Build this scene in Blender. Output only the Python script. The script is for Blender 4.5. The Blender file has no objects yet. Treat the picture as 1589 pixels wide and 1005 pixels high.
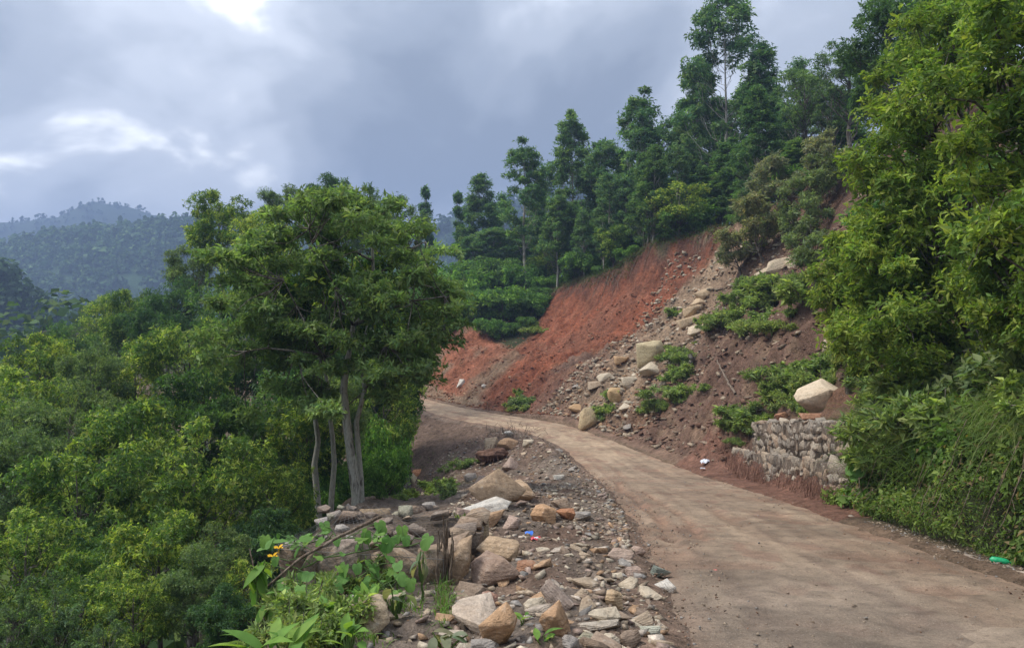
import bpy, bmesh, math, random
import numpy as np
from mathutils import Vector, Matrix

# ------------------------------------------------------------------ camera, sky, sun, exposure
scene = bpy.context.scene
col = scene.collection
FPX, CX, HZ = 1178.0, 794.5, 500.0          # focal length in photo pixels, centre column, horizon row
cam_d = bpy.data.cameras.new("camera")
cam = bpy.data.objects.new("camera", cam_d)
col.objects.link(cam)
cam.location = (0, 0, 0)
cam.rotation_euler = (math.radians(90.0 + 0.12), 0, 0)
cam_d.sensor_width = 36.0
cam_d.lens = 36.0 * FPX / 1589.0
cam_d.clip_start = 0.05
cam_d.clip_end = 9000
scene.camera = cam

SUN_ELEV, SUN_AZ = math.radians(57), math.radians(-84)      # azimuth clockwise from +Y (view direction)
sun_d = bpy.data.lights.new("sun", 'SUN')
sun_d.energy = 2.1
sun_d.angle = math.radians(22)
sun_d.color = (1.0, 0.95, 0.86)
sun = bpy.data.objects.new("sun", sun_d)
col.objects.link(sun)
sd = Vector((math.sin(SUN_AZ) * math.cos(SUN_ELEV), math.cos(SUN_AZ) * math.cos(SUN_ELEV), math.sin(SUN_ELEV)))
sun.rotation_euler = sd.to_track_quat('Z', 'Y').to_euler()

world = bpy.data.worlds.new("World")
scene.world = world
world.use_nodes = True
wt = world.node_tree
wn = wt.nodes
wl = wt.links
wn.clear()


def wnode(t, **kw):
    n = wn.new(t)
    for k, v in kw.items():
        setattr(n, k, v)
    return n


def wmath(op, a, b=None, c=None, clamp=False):
    n = wn.new('ShaderNodeMath')
    n.operation = op
    n.use_clamp = clamp
    for i, v in enumerate((a, b, c)):
        if v is None:
            continue
        if isinstance(v, (int, float)):
            n.inputs[i].default_value = v
        else:
            wl.new(v, n.inputs[i])
    return n.outputs[0]


def wramp(fac, stops, interp='EASE'):
    n = wn.new('ShaderNodeValToRGB')
    cr = n.color_ramp
    cr.interpolation = interp
    while len(cr.elements) < len(stops):
        cr.elements.new(0.5)
    for e, (p, c) in zip(cr.elements, stops):
        e.position = p
        e.color = (c[0], c[1], c[2], 1) if not isinstance(c, (int, float)) else (c, c, c, 1)
    wl.new(fac, n.inputs[0])
    return n.outputs[0]


# overcast monsoon sky: a clear-sky model behind an almost closed deck of cloud
sky = wnode('ShaderNodeTexSky', sky_type='NISHITA', sun_disc=False)
sky.sun_elevation = SUN_ELEV
sky.sun_rotation = SUN_AZ
sky.altitude = 1500
skyb = wnode('ShaderNodeVectorMath', operation='SCALE')
wl.new(sky.outputs[0], skyb.inputs[0])
skyb.inputs['Scale'].default_value = 0.10
tc = wnode('ShaderNodeTexCoord')
sep = wnode('ShaderNodeSeparateXYZ')
wl.new(tc.outputs['Generated'], sep.inputs[0])
dz = wmath('ADD', wmath('MAXIMUM', sep.outputs[2], 0.0), 0.42)
comb = wnode('ShaderNodeCombineXYZ')
wl.new(wmath('DIVIDE', sep.outputs[0], dz), comb.inputs[0])
wl.new(wmath('DIVIDE', sep.outputs[1], dz), comb.inputs[1])
CLOUD_OFFSET = (3.42, 0.4, 0.0)


def wnoise(scale, detail, rough, dist=0.0, off=(0, 0, 0)):
    mp = wnode('ShaderNodeMapping')
    mp.inputs['Location'].default_value = tuple(a + b for a, b in zip(off, CLOUD_OFFSET))
    wl.new(comb.outputs[0], mp.inputs[0])
    n = wnode('ShaderNodeTexNoise')
    n.inputs['Scale'].default_value = scale
    n.inputs['Detail'].default_value = detail
    n.inputs['Roughness'].default_value = rough
    n.inputs['Distortion'].default_value = dist
    wl.new(mp.outputs[0], n.inputs['Vector'])
    return n.outputs['Fac']


big = wnoise(1.25, 5, 0.5, 0.5)
fine = wnoise(3.2, 8, 0.52, 0.5, (5, 2, 1))
mixn = wmath('ADD', wmath('MULTIPLY', big, 0.72), wmath('MULTIPLY', fine, 0.28))
deck = wramp(mixn, [(0.40, (0.142, 0.162, 0.196)), (0.46, (0.188, 0.211, 0.250)), (0.52, (0.255, 0.279, 0.320)),
                    (0.585, (0.375, 0.40, 0.445)), (0.65, (0.98, 0.98, 0.97))])
# overcast sky is brighter overhead than at the horizon
zen = wmath('ADD', 1.0, wmath('MULTIPLY', wmath('POWER', wmath('MAXIMUM', sep.outputs[2], 0.0), 2.0), 2.3))
deck2 = wnode('ShaderNodeVectorMath', operation='SCALE')
wl.new(deck, deck2.inputs[0])
wl.new(zen, deck2.inputs['Scale'])
cover = wramp(mixn, [(0.60, 0.96), (0.72, 0.72)])
mx = wnode('ShaderNodeMix', data_type='RGBA')
wl.new(cover, mx.inputs[0])
wl.new(skyb.outputs[0], mx.inputs[6])
wl.new(deck2.outputs[0], mx.inputs[7])
bg = wnode('ShaderNodeBackground')
wl.new(mx.outputs[2], bg.inputs[0])
bg.inputs[1].default_value = 1.0
wout = wnode('ShaderNodeOutputWorld')
wl.new(bg.outputs[0], wout.inputs[0])

vs = scene.view_settings
vs.view_transform = 'Standard'
vs.look = 'None'
vs.exposure = 0.92
vs.gamma = 1.0
vs.use_curve_mapping = False
scene.render.engine = 'CYCLES'
cy = scene.cycles
cy.max_bounces = 6
cy.diffuse_bounces = 3
cy.glossy_bounces = 2
cy.transmission_bounces = 4
cy.volume_bounces = 0
cy.transparent_max_bounces = 8
cy.use_denoising = True
cy.caustics_reflective = False
cy.caustics_refractive = False
# ------------------------------------------------------------------ numeric helpers
def _h(ix, iy, seed):
    n = (ix.astype(np.int64) * 374761393 + iy.astype(np.int64) * 668265263 + seed * 1274126177) & 0x7fffffff
    n = ((n ^ (n >> 13)) * 1274126177) & 0x7fffffff
    n = (n ^ (n >> 16)) & 0x7fffffff
    return (n % 65536) / 65535.0


def vnoise(x, y, seed=0):
    x = np.asarray(x, float)
    y = np.asarray(y, float)
    ix, iy = np.floor(x), np.floor(y)
    fx, fy = x - ix, y - iy
    u, v = fx * fx * fx * (fx * (fx * 6 - 15) + 10), fy * fy * fy * (fy * (fy * 6 - 15) + 10)
    a, b = _h(ix, iy, seed), _h(ix + 1, iy, seed)
    c, d = _h(ix, iy + 1, seed), _h(ix + 1, iy + 1, seed)
    return (a * (1 - u) + b * u) * (1 - v) + (c * (1 - u) + d * u) * v


def fbm(x, y, octaves=4, seed=0, gain=0.5):
    """-1..1"""
    x = np.asarray(x, float)
    y = np.asarray(y, float)
    s, a, t = 0.0, 1.0, 0.0
    c, sn = math.cos(0.6), math.sin(0.6)
    for o in range(octaves):
        s = s + a * (vnoise(x, y, seed + o * 17) * 2 - 1)
        t += a
        x, y = (x * c - y * sn) * 2.03, (x * sn + y * c) * 2.03
        a *= gain
    return s / t


def sstep(a, b, x):
    t = np.clip((np.asarray(x, float) - a) / (b - a), 0, 1)
    return t * t * (3 - 2 * t)


# ------------------------------------------------------------------ the road's line and the lie of the land
L_PTS = [(0.3, -9), (0.85, 0), (1.12, 5.4), (1.5, 9.5), (1.95, 13.3), (2.38, 21.6), (2.42, 27.0), (2.1, 32.0), (0.7, 37.0),
         (-3.3, 42.0), (-7.5, 51.0), (-13.0, 59.5), (-22.0, 66.0), (-34, 70)]
R_PTS = [(4.6, -9), (5.1, 0), (5.3, 5.4), (5.4, 9.5), (5.7, 13.3), (6.15, 21.6), (6.0, 27.7), (4.75, 34.6), (2.77, 40.6),
         (-1.6, 46.2), (-7.2, 55.5), (-12.0, 63.5), (-20.5, 70.5), (-33, 75)]


def _resample(P, n=420):
    P = np.array(P, float)
    t = np.arange(len(P))
    tt = np.linspace(0, len(P) - 1, n)
    Q = np.stack([np.interp(tt, t, P[:, k]) for k in (0, 1)], 1)
    ker = np.exp(-np.linspace(-2, 2, 41) ** 2)
    ker /= ker.sum()
    pad = np.concatenate([Q[:1] + (Q[:1] - Q[1:21][::-1]), Q, Q[-1:] + (Q[-1:] - Q[-21:-1][::-1])])
    return np.stack([np.convolve(pad[:, k], ker, 'valid') for k in (0, 1)], 1)


RL, RR = _resample(L_PTS), _resample(R_PTS)
RC = (RL + RR) / 2
RT = np.gradient(RC, axis=0)
RT /= np.linalg.norm(RT, axis=1)[:, None]
RN = np.stack([RT[:, 1], -RT[:, 0]], 1)                  # to the right of travel
RHW = np.abs(((RR - RL) * RN).sum(1)) / 2
RS = np.concatenate([[0], np.cumsum(np.linalg.norm(np.diff(RC, axis=0), axis=1))])
RS -= np.interp(0.0, RC[:, 1], RS)                       # station 0 beside the camera
ST_Y = lambda y: float(np.interp(y, RC[:, 1], RS))       # station of the centre line at forward distance y
RZ = np.interp(RC[:, 1], [-9, 0, 24, 28, 32, 38, 46, 60, 80], [-0.6, -1.6, -4.72, -5.05, -5.17, -5.2, -5.2, -5.05, -4.8])

# cross sections to the uphill side: distance from the road edge -> height above the road, by station
E_K = np.array([0, 0.5, 0.8, 1.15, 2.0, 3.0, 4.0, 6.0, 8.0, 11.0, 12.4, 16.0, 25.0, 45.0, 90.0])
UP = {
    -9: [0, .02, .9, 1.7, 2.1, 2.7, 3.5, 5.2, 7.0, 9.6, 10.6, 12.6, 17, 25, 40],
    9: [0, .04, .9, 1.7, 2.1, 2.7, 3.5, 5.2, 7.0, 9.6, 10.6, 12.6, 17, 25, 40],
    13: [0, .05, .35, 1.5, 2.0, 2.6, 3.5, 5.4, 7.4, 10.2, 11.3, 13.2, 18, 26, 40],
    15.5: [0, .05, .12, 1.0, 1.95, 2.5, 3.4, 5.6, 7.8, 11.0, 12.0, 13.8, 18, 26, 40],
    24: [0, .08, .15, 0.9, 1.75, 2.7, 3.9, 6.5, 9.0, 12.6, 13.8, 15.4, 19, 26, 40],
    28: [0, .25, .5, 1.0, 2.0, 3.0, 4.3, 7.0, 9.7, 13.4, 14.6, 16, 19.5, 26, 39],
    34: [0, .2, .35, .6, 1.3, 2.2, 3.2, 5.4, 7.6, 10.9, 12.7, 14.0, 17, 23, 36],
    42: [0, .08, .2, .4, 1.0, 1.9, 2.7, 4.5, 6.2, 9.0, 10.8, 11.8, 14.0, 17, 18],
    50: [0, .05, .15, .35, 1.0, 1.9, 2.8, 4.3, 5.6, 7.7, 8.8, 9.6, 11.0, 11, 4],
    57: [0, .1, .35, .8, 2.0, 3.1, 3.9, 4.9, 5.7, 7.0, 7.7, 8.4, 8.5, 3, -20],
    75: [0, .1, .4, .9, 2.2, 3.3, 4.0, 4.6, 5.0, 5.3, 5.2, 4.0, -1, -16, -50],
}
UP_S = np.array([ST_Y(k) if k < 40 else ST_Y(k) for k in UP])
UP_Z = np.array(list(UP.values()), float)
# downhill side: width of the shoulder and its fall, by station
DW_Y = [-9, 6, 9, 13, 18, 25, 32, 40, 50, 70]
DW_S = np.array([ST_Y(k) for k in DW_Y])
DW_W = np.array([3.0, 3.0, 3.3, 4.4, 6.2, 5.6, 4.4, 3.4, 2.6, 2.0])
DW_F = np.array([.03, .03, .05, .06, .045, .14, .24, .28, .22, .15])


def road_coords(x, y):
    x = np.asarray(x, float).ravel()
    y = np.asarray(y, float).ravel()
    n = len(x)
    s, d, hw, z = (np.empty(n) for _ in range(4))
    for i in range(0, n, 4000):
        X, Y = x[i:i + 4000, None], y[i:i + 4000, None]
        D2 = (X - RC[None, :, 0]) ** 2 + (Y - RC[None, :, 1]) ** 2
        m = D2.min(1)
        k = D2.argmin(1)
        w = np.exp(-(D2 - m[:, None]) / (0.10 * m[:, None] + 0.05))
        w /= w.sum(1)[:, None]
        s[i:i + 4000] = w @ RS
        z[i:i + 4000] = w @ RZ
        hw[i:i + 4000] = w @ RHW
        sg = np.sign((X[:, 0] - RC[k, 0]) * RN[k, 0] + (Y[:, 0] - RC[k, 1]) * RN[k, 1])
        d[i:i + 4000] = np.sqrt(m) * np.where(sg == 0, 1, sg)
    return s, d, hw, z


def _bilin(S, E, Z, s, e):
    """rows of Z by station S, columns by distance E"""
    si = np.clip(np.searchsorted(S, s) - 1, 0, len(S) - 2)
    ts = np.clip((s - S[si]) / (S[si + 1] - S[si]), 0, 1)
    ts = ts * ts * (3 - 2 * ts)
    ei = np.clip(np.searchsorted(E, e) - 1, 0, len(E) - 2)
    te = np.clip((e - E[ei]) / (E[ei + 1] - E[ei]), 0, 1.5)
    return (Z[si, ei] * (1 - te) + Z[si, ei + 1] * te) * (1 - ts) + (Z[si + 1, ei] * (1 - te) + Z[si + 1, ei + 1] * te) * ts


S_WALL0, S_WALL1 = ST_Y(14.6), ST_Y(25.2)
S_SCAR0, S_SCAR1 = 38.0, 59.0


def edge_wobble(s, side):
    return 0.10 * fbm(s * 0.9, side * 7.0 + s * 0, 3, 41) + 0.05 * fbm(s * 4.0, side * 3.0 + s * 0, 2, 43)


def zones(x, y):
    """station, distances and soft masks that say which soil lies where"""
    x = np.asarray(x, float).ravel()
    y = np.asarray(y, float).ravel()
    s, d, hw, z = road_coords(x, y)
    e = d - hw
    el = -d - hw
    n1 = fbm(x * .35, y * .35, 4, 5)
    n2 = fbm(x * 1.3, y * 1.3, 3, 9)
    W = {}
    right = e > 0
    es = e + 1.1 * n1 + .3 * n2
    # red head of the slip: its lower-near border climbs the slope towards the camera
    low = np.interp(s, [39.3, 40.3, 42.2, 43.7, 46.0, 46.8, 49.3], [12.6, 11.4, 8.4, 6.2, 3.8, 1.6, .6])
    s_end = 49.0 + .68 * np.clip(e, 0, 12.5) + 1.2 * n1
    past = sstep(-.8, .8, s - s_end)
    W['scar'] = right * sstep(low - .7, low + .7, es) * (1 - past) * (1 - sstep(12.15, 12.5, e + .9 * n2 + .3 * n1))
    W['bank'] = right * past * sstep(.5, .9, es * .3 + e * .7) * (1 - sstep(5.6, 6.3, e + .5 * n2)) * (1 - sstep(63, 66, s))
    upper = np.interp(s, [13, 16, 22, 27, 36, 40], [0.2, 2.2, 9.5, 13.0, 12.6, 12.4])
    W['debris'] = right * (1 - np.clip(W['scar'] + W['bank'], 0, 1)) * (1 - sstep(upper - .5, upper + .6, e + .8 * n2)) * sstep(12.5, 14, s) * (1 - past)
    W['shoulder'] = (el > -.3) * (1 - sstep(60, 64, s)) * (1 - sstep(0, 1.2, el - np.interp(s, DW_S, DW_W) + .6 * n1))
    W['road'] = (np.abs(d) < hw)
    return s, d, e, el, hw, z, n1, n2, W


def height(x, y, detail=True, full=False):
    shp = np.shape(x)
    x = np.asarray(x, float).ravel()
    y = np.asarray(y, float).ravel()
    s, d, e, el, hw, z0, n1, n2, W = zones(x, y)
    z = z0.copy()
    R = e > 0
    up = _bilin(UP_S, E_K, UP_Z, s, np.clip(e, 0, 120))
    # the slip is scooped out below its crown, the debris heaped below it
    sc = np.clip((s - S_SCAR0) / (S_SCAR1 - S_SCAR0), 0, 1)
    scoop = np.sin(np.pi * sc) ** .6 * np.sin(np.pi * np.clip((e - 2) / 10.3, 0, 1) ** 1.7) * 1.7
    lobe = np.exp(-((s - ST_Y(40)) / 3.2) ** 2) * np.exp(-((e - 2.4) / 1.9) ** 2) * 0.9
    gul = np.exp(-((s - ST_Y(30.2) - .25 * e) / 1.1) ** 2) * sstep(.6, 2.5, e) * (1 - sstep(7, 11, e)) * 1.0
    hump = np.exp(-((s - ST_Y(27.3)) / 1.9) ** 2) * np.exp(-((e - 3.2) / 2.0) ** 2) * 1.2
    slump = np.exp(-((s - 25.0) / 1.5) ** 2) * np.exp(-((e - .75) / .45) ** 2) * .3
    up = up - scoop + lobe - gul + hump + slump
    z = np.where(R, z + up, z)
    w = np.interp(s, DW_S, DW_W)
    f = np.interp(s, DW_S, DW_F)
    bey = np.clip(el - w, 0, None)
    drop = np.where(bey < 3, bey * 0.95, np.where(bey < 9, 2.85 + (bey - 3) * .72, 7.17 + (bey - 9) * .42))
    drop = np.where(bey > 60, 28.6 + np.clip((bey - 60) * .12, 0, 25), drop)
    dn = -f * np.clip(el, 0, w) - drop
    z = np.where(el > 0, z + dn, z)
    if detail:
        sh = W['shoulder']
        berm = np.exp(-((el - .75) / .5) ** 2) * np.interp(s, [ST_Y(2), ST_Y(7), ST_Y(11), ST_Y(20), ST_Y(26), ST_Y(30), ST_Y(33.5), ST_Y(36)],
                                                         [.06, .16, .12, .10, .22, .5, .45, .05])
        heap = np.exp(-((el - 2.1) / 1.2) ** 2) * np.interp(s, [ST_Y(6), ST_Y(9), ST_Y(13), ST_Y(17), ST_Y(22)], [.05, .18, .42, .28, .05])
        z = z + np.where(el > 0, berm + heap, 0)
        z = z + sh * (el > 0) * sstep(0, .5, el) * (.13 * fbm(x * 1.6, y * 1.6, 3, 21) + .075 * fbm(x * 5, y * 5, 3, 23))
        db = W['debris'] * sstep(.2, 1.2, e)
        rid = 1 - np.abs(fbm(s * .8 + n1, e * .28, 3, 31))
        z = z + db * (.5 * fbm(x * .8, y * .8, 4, 33) + .22 * fbm(x * 2.4, y * 2.4, 3, 35) + .09 * fbm(x * 5, y * 5, 2, 36) + .5 * (rid - .7))
        sr = W['scar'] * sstep(.2, 1.2, e)
        rill = np.abs(fbm(s * 1.5 + .5 * n2, e * .16, 3, 37))
        led = (e * .62 + .9 * fbm(s * .35, e * .35, 3, 48)) % 1.0
        z = z + sr * (.45 * fbm(x * .7, y * .7, 4, 38) + .16 * fbm(x * 2.4, y * 2.4, 3, 39) + .08 * fbm(x * 5.2, y * 5.2, 2, 40) - .55 * (rill - .25)
                      + .30 * (led - .5) * sstep(.0, .5, fbm(x * .45 + 7, y * .45, 2, 49)))
        bk = W['bank']
        z = z + bk * (.4 * fbm(x * 1.1, y * 1.1, 4, 45) + .15 * fbm(x * 3.5, y * 3.5, 3, 46))
        # turf hangs over the head of the slip
        lip = R * (sc > 0) * (sc < 1) * np.exp(-((e - 12.75 + .9 * n2) / .4) ** 2)
        z = z + .30 * lip * (.4 + fbm(s * .9, s * 0 + 2, 3, 50))
        ff = (1 - np.clip(W['scar'] + W['debris'] + W['bank'] + sh, 0, 1)) * (np.abs(d) > hw + .4)
        z = z + ff * (.30 * fbm(x * .4, y * .4, 4, 47) * np.clip((np.abs(d) - hw) / 6, .1, 1))
    wob = edge_wobble(s, np.sign(d))
    inside = np.abs(d) - hw + wob
    z = np.where(np.abs(d) < hw + .6, z - .07 * (1 - sstep(-.30, .0, inside)) + .035 * np.exp(-((inside - .05) / .16) ** 2), z)
    if full:
        return z.reshape(shp), (s, d, e, el, hw, z0, n1, n2, W)
    return z.reshape(shp)


def hit(px, py, y0=3.0, y1=130.0, n=900):
    """where the line of sight through a photo pixel meets the ground"""
    t = np.geomspace(y0, y1, n)
    x = (px - CX) / FPX * t
    zr = (HZ - py) / FPX * t
    g = height(x, t)
    b = np.nonzero(zr < g)[0]
    if len(b) == 0:
        return None
    i = b[0]
    if i > 0:
        a0, a1 = zr[i - 1] - g[i - 1], zr[i] - g[i]
        k = a0 / (a0 - a1)
        tt = t[i - 1] + (t[i] - t[i - 1]) * k
    else:
        tt = t[0]
    xx = (px - CX) / FPX * tt
    return Vector((xx, tt, float(height(np.array([xx]), np.array([tt]))[0])))
# ------------------------------------------------------------------ materials
def new_mat(name):
    m = bpy.data.materials.new(name)
    m.use_nodes = True
    nt = m.node_tree
    nt.nodes.clear()
    out = nt.nodes.new('ShaderNodeOutputMaterial')
    return m, nt, out


class NT:
    def __init__(self, nt):
        self.nt = nt

    def n(self, t, **kw):
        x = self.nt.nodes.new(t)
        for k, v in kw.items():
            setattr(x, k, v)
        return x

    def l(self, a, b):
        self.nt.links.new(a, b)

    def coord(self, kind='Object'):
        if kind == 'World':
            return self.n('ShaderNodeNewGeometry').outputs['Position']
        return self.n('ShaderNodeTexCoord').outputs[kind]

    def noise(self, vec, scale, detail=4, rough=.55, dist=0, out='Fac'):
        x = self.n('ShaderNodeTexNoise')
        x.inputs['Scale'].default_value = scale
        x.inputs['Detail'].default_value = detail
        x.inputs['Roughness'].default_value = rough
        x.inputs['Distortion'].default_value = dist
        self.l(vec, x.inputs['Vector'])
        return x.outputs[out]

    def ramp(self, fac, stops, interp='LINEAR'):
        x = self.n('ShaderNodeValToRGB')
        cr = x.color_ramp
        cr.interpolation = interp
        while len(cr.elements) < len(stops):
            cr.elements.new(.5)
        for e, (p, c) in zip(cr.elements, stops):
            e.position = p
            e.color = (c, c, c, 1) if isinstance(c, (int, float)) else (*c, 1)
        self.l(fac, x.inputs[0])
        return x.outputs[0]

    def mix(self, fac, a, b, blend='MIX'):
        x = self.n('ShaderNodeMix', data_type='RGBA', blend_type=blend)
        for i, v in ((0, fac), (6, a), (7, b)):
            if isinstance(v, (int, float)):
                x.inputs[i].default_value = v if i == 0 else (v, v, v, 1)
            elif isinstance(v, tuple):
                x.inputs[i].default_value = (*v, 1)
            else:
                self.l(v, x.inputs[i])
        return x.outputs[2]

    def math(self, op, a, b=0.0):
        x = self.n('ShaderNodeMath', operation=op)
        for i, v in enumerate((a, b)):
            if isinstance(v, (int, float)):
                x.inputs[i].default_value = v
            else:
                self.l(v, x.inputs[i])
        return x.outputs[0]

    def bump(self, h, strength=.5, dist=.05, normal=None):
        x = self.n('ShaderNodeBump')
        x.inputs['Strength'].default_value = strength
        x.inputs['Distance'].default_value = dist
        self.l(h, x.inputs['Height'])
        if normal is not None:
            self.l(normal, x.inputs['Normal'])
        return x.outputs[0]

    def bsdf(self, color, rough=.9, spec=.2, normal=None):
        x = self.n('ShaderNodeBsdfPrincipled')
        for k, v in (('Base Color', color), ('Roughness', rough)):
            if isinstance(v, (int, float)):
                x.inputs[k].default_value = v
            elif isinstance(v, tuple):
                x.inputs[k].default_value = (*v, 1)
            else:
                self.l(v, x.inputs[k])
        x.inputs['Specular IOR Level'].default_value = spec
        if normal is not None:
            self.l(normal, x.inputs['Normal'])
        return x.outputs[0]


def soil_material(name, stony=1.0, rough=.95, bump=1.0):
    m, nt, out = new_mat(name)
    k = NT(nt)
    pos = k.coord('World')
    at = k.n('ShaderNodeAttribute', attribute_name='Col').outputs['Color']
    a = k.noise(pos, .9, 5, .6)
    b = k.noise(pos, 5.5, 6, .65)
    c = k.noise(pos, 28, 5, .7)
    v = k.n('ShaderNodeTexVoronoi')
    v.inputs['Scale'].default_value = 13
    v.inputs['Randomness'].default_value = 1
    k.l(pos, v.inputs['Vector'])
    c1 = k.mix(1, at, k.ramp(a, [(.3, .66), (.7, 1.3)]), 'MULTIPLY')
    c2 = k.mix(1, c1, k.ramp(b, [(.3, .5), (.5, .98), (.72, 1.45)]), 'MULTIPLY')
    c3 = k.mix(1, c2, k.ramp(c, [(.3, .6), (.7, 1.38)]), 'MULTIPLY')
    peb = k.ramp(v.outputs['Distance'], [(.0, 1), (.24, 1), (.34, 0)])
    keep = k.ramp(k.n('ShaderNodeSeparateColor').outputs[0], [(.55, 0), (.6, 1)])
    sepn = [n for n in nt.nodes if n.type == 'SEPARATE_COLOR'][0]
    k.l(v.outputs['Color'], sepn.inputs[0])
    pm = k.math('MULTIPLY', k.math('MULTIPLY', peb, keep), stony)
    pale = k.mix(.55, at, (.36, .27, .19))
    c4 = k.mix(k.math('MULTIPLY', pm, .7), c3, pale)
    hgt = k.math('ADD', k.math('ADD', k.math('MULTIPLY', b, .6), k.math('MULTIPLY', c, .35)), k.math('MULTIPLY', pm, .5))
    nrm = k.bump(hgt, bump, .16)
    k.l(k.bsdf(c4, rough, .15, nrm), out.inputs[0])
    return m


def road_material(name):
    m, nt, out = new_mat(name)
    k = NT(nt)
    pos = k.coord('World')
    at = k.n('ShaderNodeAttribute', attribute_name='Col').outputs['Color']
    a = k.noise(pos, .7, 5, .6, .4)
    b = k.noise(pos, 4, 6, .62, .3)
    c = k.noise(pos, 45, 4, .7)
    sp = k.noise(pos, 17, 3, .6)
    c1 = k.mix(1, at, k.ramp(a, [(.32, .72), (.7, 1.22)]), 'MULTIPLY')
    c2 = k.mix(1, c1, k.ramp(b, [(.3, .66), (.52, 1.0), (.75, 1.25)]), 'MULTIPLY')
    c3 = k.mix(1, c2, k.ramp(c, [(.3, .78), (.7, 1.2)]), 'MULTIPLY')
    g = k.noise(pos, 150, 3, .7)
    c3 = k.mix(1, c3, k.ramp(g, [(.32, .7), (.68, 1.3)]), 'MULTIPLY')
    vo = k.n('ShaderNodeTexVoronoi')
    vo.inputs['Scale'].default_value = 26
    k.l(pos, vo.inputs['Vector'])
    c3 = k.mix(k.ramp(vo.outputs['Distance'], [(.10, .6), (.2, 0)]), c3, (.40, .33, .26))
    c4 = k.mix(k.ramp(sp, [(.60, 0), (.68, .6)]), c3, (.15, .10, .07))
    rough = k.ramp(b, [(.35, .72), (.65, .95)])
    nrm = k.bump(k.math('ADD', k.math('ADD', k.math('MULTIPLY', b, .7), k.math('MULTIPLY', c, .35)), k.math('MULTIPLY', g, .15)), 1.0, .06)
    k.l(k.bsdf(c4, rough, .25, nrm), out.inputs[0])
    return m


def rock_material(name):
    """tint comes from each stone's own object colour"""
    m, nt, out = new_mat(name)
    k = NT(nt)
    tc_ = k.n('ShaderNodeTexCoord').outputs['Object']
    pos = k.coord('World')
    oi = k.n('ShaderNodeObjectInfo')
    a = k.noise(pos, 3.0, 5, .6, .6)
    b = k.noise(pos, 14, 6, .65)
    c = k.noise(pos, 60, 4, .7)
    w = k.n('ShaderNodeTexWave', wave_type='BANDS', bands_direction='Z')
    w.inputs['Scale'].default_value = 2.2
    w.inputs['Distortion'].default_value = 5
    w.inputs['Detail'].default_value = 3
    w.inputs['Detail Scale'].default_value = 1.5
    k.l(tc_, w.inputs['Vector'])
    base = oi.outputs['Color']
    base = k.mix(1, base, (1.22, 1.2, 1.18), 'MULTIPLY')
    c0 = k.mix(k.ramp(a, [(.48, 0), (.7, .4)]), base, k.mix(.5, base, (.40, .23, .11)))
    c0 = k.mix(k.ramp(b, [(.56, 0), (.72, .5)]), c0, (.42, .38, .32))
    c1 = k.mix(1, c0, k.ramp(b, [(.28, .62), (.5, 1.0), (.75, 1.22)]), 'MULTIPLY')
    c2 = k.mix(1, c1, k.ramp(w.outputs['Fac'], [(.2, .93), (.8, 1.05)]), 'MULTIPLY')
    c3 = k.mix(1, c2, k.ramp(c, [(.3, .8), (.7, 1.15)]), 'MULTIPLY')
    h = k.math('ADD', k.math('ADD', k.math('MULTIPLY', b, .6), k.math('MULTIPLY', c, .2)), k.math('MULTIPLY', w.outputs['Fac'], .05))
    k.l(k.bsdf(c3, .88, .25, k.bump(h, 1.0, .06)), out.inputs[0])
    return m


def leaf_material(name, gloss=.35, trans=.42, rough=.55):
    m, nt, out = new_mat(name)
    k = NT(nt)
    at = k.n('ShaderNodeAttribute', attribute_name='Col').outputs['Color']
    oi = k.n('ShaderNodeObjectInfo').outputs['Random']
    colr = k.mix(1, at, k.ramp(oi, [(0, (.86, .92, .93)), (.5, (.98, 1, 1)), (1, (1.1, 1.06, .95))]), 'MULTIPLY')
    p = k.bsdf(colr, rough, gloss)
    t = k.n('ShaderNodeBsdfTranslucent')
    tc2 = k.mix(1, colr, (1.25, 1.35, .6), 'MULTIPLY')
    k.l(tc2, t.inputs[0])
    mx_ = k.n('ShaderNodeMixShader')
    mx_.inputs[0].default_value = trans
    k.l(p, mx_.inputs[1])
    k.l(t.outputs[0], mx_.inputs[2])
    k.l(mx_.outputs[0], out.inputs[0])
    return m


def bark_material(name, dark, pale, amount=.5, scale=7):
    m, nt, out = new_mat(name)
    k = NT(nt)
    pos = k.coord('World')
    mp = k.n('ShaderNodeMapping')
    mp.inputs['Scale'].default_value = (1, 1, .3)
    k.l(pos, mp.inputs[0])
    a = k.noise(mp.outputs[0], scale, 5, .65, .5)
    b = k.noise(mp.outputs[0], scale * 5, 4, .7)
    c1 = k.mix(k.ramp(a, [(.5 - .18 * amount, 0), (.62 - .18 * amount, 1)]), dark, pale)
    c2 = k.mix(1, c1, k.ramp(b, [(.3, .65), (.7, 1.25)]), 'MULTIPLY')
    k.l(k.bsdf(c2, .9, .15, k.bump(k.math('ADD', a, b), .6, .04)), out.inputs[0])
    return m


def plain_material(name, color, rough=.8, spec=.2, var=.25, scale=12, metal=0.0):
    m, nt, out = new_mat(name)
    k = NT(nt)
    pos = k.coord('World')
    a = k.noise(pos, scale, 5, .6)
    c = k.mix(1, color, k.ramp(a, [(.3, 1 - var), (.7, 1 + var)]), 'MULTIPLY')
    sh = k.bsdf(c, rough, spec, k.bump(a, .25, .02))
    if metal:
        sh.node.inputs['Metallic'].default_value = metal
    k.l(sh, out.inputs[0])
    return m


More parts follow.
